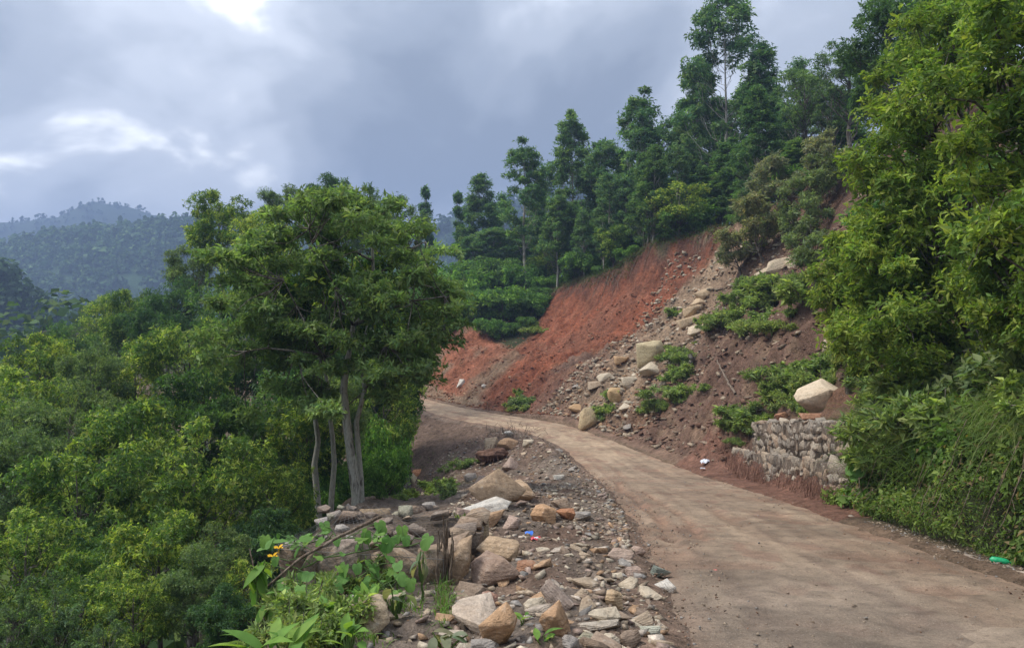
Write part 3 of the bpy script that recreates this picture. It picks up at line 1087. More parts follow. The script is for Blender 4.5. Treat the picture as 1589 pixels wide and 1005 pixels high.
# the wood below the road
LW = {(345, 288): 'tree with a pointed yellow-green top rising beside the large spreading tree', (505, 258): 'dark tree whose top stands highest above the spreading tree',
      (578, 268): 'thin-crowned tree behind the spreading tree, sky showing through', (635, 292): 'thin-crowned tree beside the small column-shaped tree',
      (432, 280): 'round light-topped tree between the pointed and the dark skyline trees', (55, 505): 'broad sunlit tree in front of the hazy near hill',
      (158, 452): 'tree with a yellow-green top at the foot of the hazy ridge', (335, 815): 'small light-topped tree just below the drooping plants',
      (300, 372): 'tree at the shoulder of the wood below the far ridge', (380, 860): 'small tree right under the squash vine'}
WOOD = 'broad-leaved trees of the wood below the road'
LB = {'broad': 'rounded broad-leaved tree with yellow-green leaf tips in the wood below the road',
      'dark': 'dense dark green tree in the wood below the road',
      'airy': 'thin-crowned tree with sky showing through its top, in the wood below the road'}
for kind, v, px, top, w, Y in [
    ('broad', 0, 345, 288, 120, 36), ('broad', 1, 432, 280, 90, 44), ('dark', 0, 505, 258, 110, 46), ('airy', 0, 578, 268, 130, 46),
    ('airy', 1, 635, 292, 90, 48), ('airy', 0, 545, 262, 110, 50), ('broad', 2, 395, 320, 130, 32), ('broad', 1, 300, 372, 120, 38),
    ('dark', 1, 262, 420, 110, 36), ('broad', 0, 205, 440, 100, 36), ('dark', 0, 240, 448, 110, 33), ('broad', 2, 158, 452, 100, 40),
    ('dark', 1, 120, 490, 110, 36), ('broad', 0, 55, 505, 150, 24), ('broad', 1, 140, 528, 150, 22), ('broad', 2, 215, 520, 150, 24),
    ('broad', 0, 290, 480, 170, 24), ('dark', 1, 360, 430, 180, 27), ('broad', 2, 20, 560, 190, 18), ('broad', 1, 105, 590, 230, 16.5),
    ('broad', 0, 215, 600, 240, 16), ('dark', 0, 320, 560, 210, 19), ('broad', 2, 300, 640, 230, 14.5), ('broad', 1, 20, 640, 230, 14),
    ('broad', 0, 130, 680, 240, 13), ('broad', 2, 410, 690, 170, 16), ('dark', 1, 430, 560, 180, 22), ('dark', 0, 610, 470, 170, 27),
    ('dark', 1, 632, 400, 140, 36), ('broad', 2, 595, 560, 140, 25), ('dark', 0, 500, 480, 180, 27),
    ('broad', 0, 250, 775, 200, 11.5), ('broad', 2, 40, 780, 190, 11), ('broad', 1, 335, 815, 150, 11), ('dark', 1, 150, 800, 200, 12.5),
    ('dark', 0, 400, 780, 150, 13.5), ('broad', 2, 205, 880, 130, 9.6), ('dark', 1, 470, 640, 150, 21), ('broad', 0, 620, 440, 150, 36),
    ('broad', 1, 300, 860, 140, 9.8), ('dark', 0, 350, 900, 120, 9.0), ('broad', 0, 120, 850, 170, 10.2), ('broad', 2, 380, 860, 110, 10.5),
    ('broad', 1, 520, 560, 170, 21.5), ('broad', 0, 470, 600, 150, 20.5),
    ('dark', 0, 560, 400, 200, 36), ('dark', 1, 470, 380, 200, 36), ('broad', 1, 180, 480, 120, 44), ('broad', 2, 90, 520, 130, 32)]:
    tree_px('broadleaf_tree', kind, v, px, top, w, Y, LW.get((px, top), LB[kind]), WOOD)
for px, top, w, Y in ((85, 868, 150, 8.6), (20, 905, 120, 8.2), (160, 940, 110, 8.0)):
    tree_px('sapling', 'airy', 1, px, top, w, Y, 'small grey-green sapling with thin leaves at the foot of the wood', 'saplings at the foot of the wood')
for px, top, w, Y in ((600, 680, 90, 20.5), (590, 630, 100, 24), (605, 560, 80, 30), (590, 730, 60, 18), (615, 500, 90, 38), (590, 570, 90, 27), (530, 700, 110, 20.5), (560, 690, 90, 22), (470, 720, 110, 20), (505, 745, 90, 19.6)):
    tree_px('bush', 'bush', 0, px, top, w, Y, 'green bush at the edge of the wood beside the fill slope', 'bushes at the edge of the wood', 'bush')


# ------------------------------------------------------------------ the large spreading tree at the edge of the rubble
def spreading_tree():
    Y = 17.0
    rng = np.random.default_rng(77)
    base = at(556, 790, Y)
    base.z = gz(base.x, Y)
    o = bpy.data.objects.new('spreading_tree', None)
    col.objects.link(o)
    o.location = base

    def P(px, py, dy=0.0):
        q = at(px, py, Y + dy) - base
        return np.array(q)
    tb = Bag()
    stem = [P(556, 800), P(553, 760), P(543, 690), P(537, 640), P(533, 600, .1), P(537, 565, .1), P(543, 535, .1), P(548, 500, .2), P(566, 470, .3), P(580, 430, .4), P(578, 380, .4), P(560, 340, .3)]
    V, F = tube(stem, [.15, .115, .10, .095, .085, .07, .062, .055, .05, .04, .03, .012], 10)
    tb.add(V, F)
    second = [P(561, 800, .1), P(560, 740, .2), P(556, 690, .3), P(553, 650, .3), P(566, 600, .2), P(560, 560, .3), P(566, 520, .4), P(575, 470, .6)]
    V, F = tube(second, [.085, .068, .062, .058, .05, .04, .03, .015], 8)
    tb.add(V, F)
    bb_ = Bag()
    forks = [([P(566, 600, .2), P(575, 585, 0), P(590, 560, -.2), P(600, 530, -.4)], .04),
             ([P(548, 500, .2), P(590, 480, -.2), P(640, 462, -.6), P(690, 455, -.8)], .055),
             ([P(537, 565), P(500, 545, -.4), P(460, 540, -.8), P(415, 535, -1.1), P(380, 540, -1.2)], .055),
             ([P(500, 545, -.4), P(480, 510, -.6), P(460, 470, -.9), P(440, 430, -1.0)], .04),
             ([P(543, 535), P(520, 490, .5), P(480, 440, .9), P(440, 400, 1.2), P(400, 380, 1.4)], .05),
             ([P(578, 400, .4), P(550, 385, .1), P(520, 375, -.4), P(480, 350, -.8)], .04),
             ([P(580, 430, .4), P(610, 400, .9), P(640, 380, 1.3), P(660, 370, 1.6)], .04),
             ([P(548, 500, .2), P(520, 440, -1.0), P(500, 400, -1.4), P(480, 380, -1.6)], .04)]
    for pts, r in forks:
        V, F = tube(pts, np.linspace(r * .8, .01, len(pts)), 7)
        bb_.add(V, F)
    # flat layered sprays at the ends of the limbs
    C = []
    for px, py, n, sx, sy in ((520, 300, 9, 52, 12), (560, 318, 7, 50, 16), (430, 360, 9, 50, 24), (650, 405, 9, 45, 26), (400, 400, 9, 50, 25), (500, 390, 9, 70, 22), (605, 352, 7, 40, 18),
                              (695, 450, 7, 26, 30), (370, 470, 8, 40, 30), (430, 470, 8, 50, 26), (660, 490, 8, 40, 24), (560, 440, 8, 60, 26), (345, 530, 7, 40, 28), (420, 545, 7, 50, 20),
                              (630, 545, 7, 45, 26), (500, 500, 9, 60, 24), (640, 560, 4, 20, 14), (465, 335, 6, 40, 16), (600, 345, 4, 40, 14), (560, 400, 8, 70, 26), (585, 595, 5, 34, 20), (450, 600, 6, 50, 20), (500, 620, 5, 40, 20), (600, 500, 9, 60, 26), (380, 430, 6, 40, 26), (690, 480, 5, 22, 26), (530, 560, 7, 60, 24), (590, 560, 6, 40, 24), (460, 510, 7, 50, 24)):
        for _ in range(n):
            C.append(P(px + rng.normal(0, sx * .6), py + rng.normal(0, sy * .7), rng.normal(0, 1.0)))
    C = np.array(C)
    R = rng.uniform(.28, .58, len(C))
    ends = np.array([p[k] for p, _ in forks for k in range(1, len(p))] + stem[6:] + second[4:])
    for c, r in zip(C, R):
        d = np.linalg.norm(ends - c - np.array([0, 0, .3]), axis=1)
        a = ends[d.argmin()]
        V, F = tube(curve_pts(a, c, .08, 5, rng, .03), np.linspace(.014, .005, 5), 4)
        bb_.add(V, F)
        for _ in range(2):
            q = c + unit(rng.normal(size=3)) * r * np.array([1, 1, .4])
            V, F = tube(curve_pts(c, q, 0, 3, rng), np.linspace(.006, .003, 3), 3)
            bb_.add(V, F)
    tk = link('trunk', tb.mesh('trunk', M['bark_lichen'], True), o)
    link('branches', bb_.mesh('branches', M['bark'], True), tk)
    V, F, c = foliage(rng, C, R, 52, 7, .12, .04, np.array((.085, .140, .046)), np.array((.14, .205, .062)), .3, False, .45, .12, .5, bright_p=.4, rand=.4)
    link('crown', mesh_np('crown', V, F, M['leaf_soft'], c), o)
    tag(o, 'large spreading tree with forked lichen-spotted trunk at the edge of the rubble', 'tree')
    # two thinner stems beside it
    for pts, r, lab in (([(497, 800), (492, 760), (488, 715), (494, 680), (489, 640), (486, 600), (500, 560), (515, 520), (525, 480)], .085, 'thin crooked mottled trunk beside the large spreading tree'),
                        ([(512, 800), (515, 760), (519, 715), (516, 670), (510, 630), (508, 590), (500, 550), (480, 520), (468, 490)], .075, 'thin straight mottled trunk just behind the large spreading tree')):
        Y2 = 18.6
        b = at(pts[0][0], pts[0][1], Y2)
        b.z = min(gz(b.x, Y2), b.z + .1) - .15
        pp = np.array([at(px, py, Y2) - b for px, py in pts])
        pp[0, 2] = 0
        e_ = bpy.data.objects.new('thin_tree', None)
        col.objects.link(e_)
        e_.location = b
        t2 = Bag()
        V, F = tube(pp, np.linspace(r, r * .35, len(pp)), 8)
        t2.add(V, F)
        C2 = pp[-1] + rng.normal(0, 1, (16, 3)) * np.array([.8, .8, .5]) + np.array([0, 0, .2])
        R2 = rng.uniform(.35, .55, 16)
        for c2 in C2:
            V, F = tube(curve_pts(pp[-1 - rng.integers(0, 3)], c2, .05, 5, rng), np.linspace(.03, .008, 5), 5)
            t2.add(V, F)
        link('trunk', t2.mesh('trunk', M['bark_lichen'], True), e_)
        V, F, c = foliage(rng, C2, R2, 55, 6, .14, .05, np.array(G2), np.array(G1B), .25, False, .6, .2, .5)
        link('crown', mesh_np('crown', V, F, M['leaf_soft'], c), e_)
        tag(e_, lab, 'tree')


spreading_tree()

# ------------------------------------------------------------------ tall trees above the slip
HILL = 'tall slender trees above the landslip'
LU = {(1128, -14): 'tallest tree of the stand, rising far above the landslip with a ragged crown', (815, 208): 'pale-stemmed tree with a long bare trunk at the end of the slip crown',
      (990, 130): 'tree with a straight pale trunk at the middle of the slip crown', (1003, 168): 'tree with a second pale trunk beside the straight one at the slip crown',
      (886, 170): 'leafy tapering tree between two pale-trunked trees above the slip', (752, 266): 'dark conical tree next to the small column-shaped trees',
      (1086, 84): 'broad tapering tree just beside the tallest tree of the stand', (1182, 62): 'dark tree on the uphill side of the tallest tree'}
LT = ['tall slender pale-stemmed tree with narrow crown above the landslip', 'tall open tree with long bare pale trunk above the landslip',
      'tall dark conical tree in the stand above the landslip', 'tall loose-crowned tree with wide boughs in the stand above the landslip',
      'tall thin leaning tree in the stand above the landslip']
for v, px, top, w, Y in [
    (2, 752, 266, 84, 76), (1, 815, 208, 96, 66), (0, 886, 170, 92, 68), (3, 940, 216, 92, 66), (1, 990, 130, 104, 60), (4, 1003, 168, 84, 58),
    (3, 1045, 178, 100, 66), (0, 1086, 84, 104, 60), (3, 1128, -14, 130, 56), (2, 1182, 62, 110, 54), (4, 852, 250, 84, 74), (3, 912, 240, 86, 74),
    (2, 968, 250, 90, 70), (2, 1110, 150, 110, 64), (4, 1232, 90, 100, 50), (3, 1165, 130, 110, 62), (4, 785, 296, 66, 84), (2, 830, 300, 80, 82), (4, 1060, 210, 96, 60),
    (2, 1020, 240, 96, 72), (2, 895, 310, 90, 84), (3, 950, 290, 90, 86), (0, 1140, 210, 100, 52), (2, 1210, 160, 100, 58), (3, 1275, 140, 120, 52), (2, 1320, 180, 110, 46),
    (2, 865, 330, 90, 78), (3, 925, 330, 90, 72), (2, 985, 300, 90, 72), (2, 800, 350, 80, 76), (3, 1080, 260, 100, 58), (2, 1190, 240, 100, 50),
    (3, 840, 330, 90, 70), (0, 880, 340, 90, 66), (3, 955, 330, 100, 64), (0, 1000, 310, 96, 64), (3, 1035, 300, 100, 60), (0, 1105, 260, 100, 56), (3, 1150, 250, 100, 52), (3, 770, 350, 90, 72), (0, 1240, 210, 100, 48), (0, 735, 360, 70, 74)]:
    tree_px('tall_tree', 'tall', v, px, top, w, Y, LU.get((px, top), LT[v]), HILL)
for px, top, w, Y in ((659, 288, 34, 80), (711, 296, 34, 78)):
    tree_px('poplar_tree', 'poplar', 0, px, top, w, Y, 'small narrow column-shaped tree standing alone against the far ridge', 'column-shaped trees')
for v, px, top, w, Y in ((0, 1255, 78, 110, 46), (1, 1318, 38, 140, 42), (1, 1290, 95, 100, 44)):
    tree_px('airy_tree', 'airy', v, px, top, w, Y, 'thin wispy tree with sky through its crown at the head of the slope', 'wispy trees at the head of the slope')
for v, px, top, w, Y in ((0, 1408, -40, 190, 30), (1, 1372, 60, 150, 34), (1, 1470, -60, 180, 26)):
    tree_px('dark_tree', 'dark', v, px, top, w, Y, 'dark dense tree rising behind the bright roadside shrubs', 'dark trees behind the roadside shrubs')
# lower growth in and along the stand
for i in range(64):
    s_ = rnd.uniform(37, 62)
    e_ = 12.7 + 9.0 * rnd.random() ** 2.0
    k = int(np.searchsorted(RS, s_))
    x, y = RC[k] + RN[k] * (RHW[k] + e_)
    u_ = rnd.random()
    kd = 'bush' if u_ < .5 else ('tall' if u_ < .85 else 'broad')
    h = rnd.uniform(.7, 2.4) if kd == 'bush' else (rnd.uniform(4.5, 8.5) if kd == 'tall' else rnd.uniform(3, 4.5))
    plant('undergrowth_bush', kd, i, x, y, gz(x, y) - .1, h, rnd.uniform(1, 1.35), rnd.uniform(0, 6.28),
          'low green bush in the undergrowth at the head of the landslip' if kd == 'bush' else ('young slender tree in the undergrowth at the head of the landslip' if kd == 'tall' else 'young round-crowned tree in the undergrowth at the head of the landslip'),
          'bush' if kd == 'bush' else 'tree', 'undergrowth at the head of the landslip')
# bushes on the bank at the far bend
for i, (px, py, h, Y) in enumerate(((690, 520, 2.6, 62), (715, 500, 3.4, 64), (735, 505, 3.0, 62), (757, 500, 3.0, 61), (780, 490, 3.2, 60), (800, 490, 2.6, 60), (822, 478, 2.2, 60),
                                    (838, 470, 1.8, 61), (720, 470, 4.5, 68), (750, 450, 4.5, 70), (700, 450, 5.0, 72), (780, 450, 4.0, 69), (805, 500, 1.6, 60), (792, 515, 1.3, 57.6), (775, 515, 1.4, 57.5), (815, 500, 1.4, 57.8), (760, 515, 1.6, 58.2),
                                    (830, 495, 1.6, 59.5), (672, 530, 2.6, 64), (660, 500, 5.0, 70), (815, 455, 3.0, 66))):
    x = (px - CX) / FPX * Y
    plant('bank_bush', 'bush', i, x, Y, gz(x, Y) - .15, h, rnd.uniform(1.0, 1.3), rnd.uniform(0, 6.28), 'leafy green bush topping the red bank at the far bend', 'bush', 'bushes on the bank at the far bend')
# shrubs that slid down with the debris
for i, (px, py, h) in enumerate(((1185, 400, 3.6), (1240, 395, 3.4), (1215, 330, 3.6), (1280, 330, 3.4), (1150, 420, 2.2), (1265, 430, 2.6), (1300, 290, 3.2), (1170, 350, 2.6))):
    p = hit(px, py)
    plant('slid_shrub', 'pale_shrub', i, p.x, p.y, p.z - .1, h, 1.1, rnd.uniform(0, 6.28), 'pale grey-green shrub carried down on the slip debris', 'shrub', 'shrubs carried down on the slip debris',
          (rnd.uniform(-.3, .3), rnd.uniform(-.4, .1)))
# ------------------------------------------------------------------ far hills with their woods, and the moist air
def far_tree_proto(rng, n, tall):
    """a distant crown as a ragged cluster of leaf clumps"""
    D = unit(rng.normal(size=(n, 3)))
    if tall:
        t = rng.random(n)
        P = np.stack([D[:, 0] * (1 - t) ** .6 * .28, D[:, 1] * (1 - t) ** .6 * .28, .2 + t * .85], 1)
    else:
        P = D * (.75 + .3 * rng.random((n, 1))) * np.array([.5, .5, .45]) + np.array([0, 0, .55])
    return P, D


def hill(name, fx, y_near, y_far, x0, x1, top_fn, n_tree, size, seed, leaf_n, colr, bright):
    """a wooded ridge: ground rising from y_near to a crest line, dressed with crowns"""
    rng = np.random.default_rng(seed)
    nx, ny = 90, 40
    X, T = np.meshgrid(np.linspace(x0, x1, nx), np.linspace(0, 1.25, ny))

    def zfun(x, t):
        y = y_near + (y_far - y_near) * t
        base = -62.0
        top = top_fn(x)
        sc_ = (y_far - y_near)
        p = np.where(t <= 1, sstep(0, 1, t * .5) * 2 * (1 - .0 * t), 1 - (t - 1) * .8)
        p = np.clip(p, 0, 1)
        z = base + (top - base) * p
        z = z + .07 * sc_ * fbm(x / sc_ * 2.2 + seed, y / sc_ * 2.2, 4, seed) * np.sin(np.pi * np.clip(t, 0, 1)) ** .5
        z = z + .015 * (top - base) * fbm(x / sc_ * 9 + seed, y / sc_ * 9, 3, seed + 3)
        return y, z
    Yy, Z = zfun(X, T)
    V = np.stack([X.ravel(), Yy.ravel(), Z.ravel()], 1)
    i = (np.arange(ny - 1)[:, None] * nx + np.arange(nx - 1)[None]).ravel()
    F = np.stack([i, i + 1, i + nx + 1, i + nx], 1)
    me = mesh_np(name, V, F, M['soil'], np.tile(np.array(colr) * .8, (len(V), 1)), True)
    tag(link(name, me), kind='structure')
    if not n_tree:
        return
    protos = [far_tree_proto(rng, leaf_n, k == 3) for k in range(4)]
    x = rng.uniform(x0, x1, n_tree)
    t = .25 + .8 * rng.random(n_tree) ** .8
    y, z = zfun(x, t)
    sizes = size * np.clip(rng.lognormal(0, .25, n_tree), .5, 1.35)
    tints = (1 + rng.normal(0, .16, (n_tree, 1))) * (1 + .25 * fbm(x / size / 9, y / size / 9, 3, seed + 9))[:, None]
    allV, allC = [], []
    for q in range(4):
        m = np.arange(n_tree)[q::4]
        P, D = protos[q]
        B = np.stack([x[m], y[m], z[m] - .1 * size], 1)[:, None] + P[None] * sizes[m][:, None, None] * np.array([1, 1, 1.0 if q != 3 else 1.0])
        B = B.reshape(-1, 3)
        n = len(B)
        O = unit(np.tile(D, (len(m), 1)) + np.array([0, 0, .7]) + .5 * rng.normal(size=(n, 3)))
        U = unit(np.cross(O, rng.normal(size=(n, 3))))
        W_ = np.cross(O, U)
        r = (np.repeat(sizes[m], len(P)) * rng.uniform(.08, .15, n) * (70 / leaf_n) ** .5)[:, None]
        Q = np.stack([B + U * r, B + W_ * r * .8 + O * r * .2, B - U * r - O * r * .25, B - W_ * r * .8 + O * r * .15], 1)
        br = rng.random((n, 1)) < .2
        c = np.where(br, bright, colr) * np.repeat(tints[m], len(P), 0) * (1 + rng.normal(0, .15, (n, 1)))
        allV.append(Q.reshape(-1, 3))
        allC.append(np.repeat(np.clip(c, .01, .5), 4, 0))
    V = np.concatenate(allV)
    F = np.arange(len(V)).reshape(-1, 4)
    me = mesh_np('far_wood', V, F, M['leaf_far'], np.concatenate(allC))
    tag(link('far_wood', me), {'near_hill': 'hazy wood covering the near valley side', 'middle_hill': 'hazy blue-green wood covering the ridge across the valley',
                               'mountain': 'blue wood on the distant mountain peak', 'back_ridge': 'faint blue wood on the ridge behind the tall trees'}[name], 'wood', kind='stuff')


def px2x(px, Y):
    return (px - CX) / FPX * Y


def crest(pts, Y):
    """crest height by x from photo points of the skyline"""
    xs = [px2x(p[0], Y) for p in pts]
    zs = [(HZ - p[1]) / FPX * Y for p in pts]
    return lambda x: np.interp(x, xs, zs)


hill('near_hill', 0, 110, 190, px2x(-500, 190), px2x(330, 190), lambda x: crest([(-500, 300), (-150, 350), (0, 392), (60, 440), (120, 478), (200, 520), (330, 600)], 190)(x) - 6,
     1700, 5.2, 101, 60, (.05, .095, .035), (.09, .15, .045))
hill('middle_hill', 0, 260, 520, px2x(-420, 520), px2x(760, 520), lambda x: crest([(-420, 360), (0, 362), (60, 350), (140, 340), (240, 332), (320, 326), (420, 330), (560, 345), (760, 380)], 520)(x) - 7,
     6000, 6.2, 102, 26, (.05, .10, .035), (.10, .16, .045))
hill('back_ridge', 0, 330, 560, px2x(520, 560), px2x(1700, 560), lambda x: crest([(520, 420), (600, 350), (690, 318), (780, 296), (900, 270), (1060, 250), (1300, 240), (1700, 240)], 560)(x) - 7,
     2400, 7.0, 103, 20, (.05, .09, .04), (.08, .13, .045))
hill('mountain', 0, 620, 900, px2x(-700, 900), px2x(900, 900), lambda x: crest([(-700, 300), (-200, 326), (0, 334), (50, 328), (85, 326), (105, 312), (145, 300), (190, 308), (235, 322), (300, 340), (500, 380), (900, 420)], 900)(x)
     - 4 + 5 * fbm(x / 26, x * 0, 4, 9), 4200, 4.6, 104, 9, (.035, .06, .03), (.06, .09, .035))


def valley_wood():
    """the unbroken wood running down to the valley floor beyond the nearer trees"""
    rng = np.random.default_rng(110)
    x = rng.uniform(-130, -9, 5200)
    y = rng.uniform(-8, 125, 5200)
    s, d, hw, z0 = road_coords(x, y)
    el = -d - hw
    up_side = (d > 0) & (d - hw > 16) & (s > 60)
    k = ((el > 13) | up_side)
    x, y = x[k][:1250], y[k][:1250]
    n = len(x)
    z = height(x, y)
    P, D = far_tree_proto(rng, 62, False)
    size = np.clip(rng.lognormal(1.7, .25, n), 3.5, 8)
    B = (np.stack([x, y, z - .3], 1)[:, None] + P[None] * size[:, None, None]).reshape(-1, 3)
    m = len(B)
    O = unit(np.tile(D, (n, 1)) + np.array([0, 0, .7]) + .5 * rng.normal(size=(m, 3)))
    U = unit(np.cross(O, rng.normal(size=(m, 3))))
    W_ = np.cross(O, U)
    r = (np.repeat(size, len(P)) * rng.uniform(.06, .12, m))[:, None]
    Q = np.stack([B + U * r, B + W_ * r * .7 + O * r * .2, B - U * r - O * r * .25, B - W_ * r * .7], 1)
    c = np.where(rng.random((m, 1)) < .25, (.14, .2, .06), (.07, .125, .045)) * np.repeat(1 + rng.normal(0, .15, (n, 1)), len(P), 0) * (1 + rng.normal(0, .15, (m, 1)))
    V = Q.reshape(-1, 3)
    tag(link('valley_wood', mesh_np('valley_wood', V, np.arange(len(V)).reshape(-1, 4), M['leaf_far'], np.repeat(np.clip(c, .01, .5), 4, 0))),
        'unbroken wood filling the valley side below the nearer trees', 'wood', kind='stuff')


valley_wood()


def build_haze():
    m, nt, out = new_mat('moist_air')
    k = NT(nt)
    v = k.n('ShaderNodeVolumePrincipled')
    v.inputs['Color'].default_value = (.44, .60, .95, 1)
    v.inputs['Density'].default_value = .0009
    v.inputs['Anisotropy'].default_value = .2
    k.l(v.outputs[0], out.inputs['Volume'])
    bm = bmesh.new()
    bmesh.ops.create_cube(bm, size=1)
    x0, x1, y0, y1, z0, z1 = -1250, 1250, -170, 1180, -130, 162
    for q in bm.verts:
        q.co = Vector((x0 if q.co.x < 0 else x1, y0 if q.co.y < 0 else y1, z0 if q.co.z < 0 else z1))
    me = bpy.data.meshes.new('haze')
    bm.to_mesh(me)
    bm.free()
    me.materials.append(m)
    tag(link('haze', me), 'thin blue monsoon haze lying over the valley', 'haze', kind='stuff')


build_haze()
# ------------------------------------------------------------------ large-leaved shrubs overhanging the road
def big_shrub(seed, base, blobs, br, twigs, L, W, label, base_c, bright_c, stems=4, rich=True):
    rng = np.random.default_rng(seed)
    o = bpy.data.objects.new('overhanging_shrub', None)
    col.objects.link(o)
    b = Vector(base)
    b.z = gz(b.x, b.y) - .1
    o.location = b
    C = np.array([Vector(q) - b for q in blobs])
    R = rng.uniform(br[0], br[1], len(C))
    tb = Bag()
    tops = []
    for i in range(stems):
        a = np.array([rng.normal(0, .2), rng.normal(0, .2), 0])
        c = C[rng.integers(0, len(C))] * .75
        P = curve_pts(a, c, -.08, 8, rng, .04)
        V, F = tube(P, np.linspace(.085, .03, 8), 7)
        tb.add(V, F)
        tops += [P[k] for k in range(3, 8)]
    tops = np.array(tops)
    for c, r in zip(C, R):
        a = tops[np.linalg.norm(tops - c + np.array([0, 0, .4]), axis=1).argmin()]
        V, F = tube(curve_pts(a, c, .06, 6, rng), np.linspace(.03, .008, 6), 5)
        tb.add(V, F)
        for _ in range(4):
            V, F = tube(curve_pts(c, c + unit(rng.normal(size=3)) * r * .9, 0, 4, rng), np.linspace(.009, .004, 4), 4)
            tb.add(V, F)
    link('trunk', tb.mesh('trunk', M['bark'], True), o)
    V, F, c = foliage(rng, C, R, twigs, 5, L, W, np.array(base_c), np.array(bright_c), .35, rich, .8, .05, .5, bright_p=.45, rand=.45)
    link('crown', mesh_np('crown', V, F, M['leaf_soft'], c), o)
    tag(o, label, 'shrub')


def blob_px(rng, pts, dy):
    """pts: (px, py, Y, n, spread px) -> blob centres"""
    out = []
    for px, py, Y, n, sp in pts:
        for _ in range(int(n * 1.7)):
            out.append(at(px + rng.normal(0, sp), py + rng.normal(0, sp), Y + rng.normal(0, dy)))
    return out


_r = np.random.default_rng(9)
big_shrub(301, (9.3, 15.0, 0), blob_px(_r, [(1440, 130, 14.5, 5, 28), (1400, 200, 14.5, 6, 28), (1375, 270, 14.5, 6, 26), (1360, 340, 14.5, 6, 26), (1350, 410, 14.5, 6, 28), (1420, 330, 14.5, 7, 40),
                                          (1470, 230, 14.5, 7, 40), (1400, 450, 14.3, 6, 35), (1470, 420, 14.2, 6, 40), (1350, 470, 14.6, 4, 20), (1480, 90, 14.5, 6, 30), (1500, 20, 14.5, 6, 35), (1440, 60, 15, 3, 25), (1390, 510, 13.6, 5, 28), (1460, 500, 13.4, 5, 35), (1340, 520, 14.4, 3, 18)], .7),
          (.26, .6), 104, .10, .04, 'bright yellow-green large-leaved shrub leaning out above the grassy bank', (.078, .135, .024), (.145, .205, .036), 6)
big_shrub(302, (7.9, 9.6, 0), blob_px(_r, [(1560, 60, 10, 6, 40), (1590, 160, 10, 6, 40), (1570, 260, 10, 6, 40), (1600, 360, 10, 6, 40), (1540, 430, 10.5, 6, 35), (1660, 60, 9.5, 6, 50), (1680, 250, 9.3, 8, 60),
                                          (1690, 420, 9.3, 6, 50), (1590, -40, 10, 5, 40), (1540, 340, 10.5, 5, 30), (1550, 490, 10.5, 5, 30), (1600, 480, 10, 4, 30)], .6),
          (.24, .52), 100, .09, .037, 'darker green large-leaved shrub crowding the bright one above the bank', (.056, .108, .022), (.12, .18, .034), 5, False)
big_shrub(303, (8.9, 19.5, 0), blob_px(_r, [(1300, 455, 18.5, 4, 14), (1320, 430, 18.5, 5, 18), (1300, 500, 18.5, 3, 12), (1335, 480, 18.2, 4, 18), (1310, 380, 19, 4, 18), (1320, 525, 18.5, 5, 16), (1335, 560, 18, 4, 14)], .4),
          (.2, .42), 70, .15, .036, 'yellow-green shrub with drooping lance-shaped leaves above the stone-filled wall', (.085, .135, .022), (.18, .225, .04), 3)


# ------------------------------------------------------------------ creeper and grass on the roadside wall
def ground_frame(x, y):
    h = .05
    z = height(x, y)
    gx = (height(x + h, y) - z) / h
    gy = (height(x, y + h) - z) / h
    return z, unit(np.stack([-gx, -gy, np.ones_like(z)], 1))


def st_to_xy(s, e):
    k = np.clip(np.searchsorted(RS, s), 0, len(RS) - 1)
    q = RHW[k] + e
    return RC[k, 0] + RN[k, 0] * q, RC[k, 1] + RN[k, 1] * q


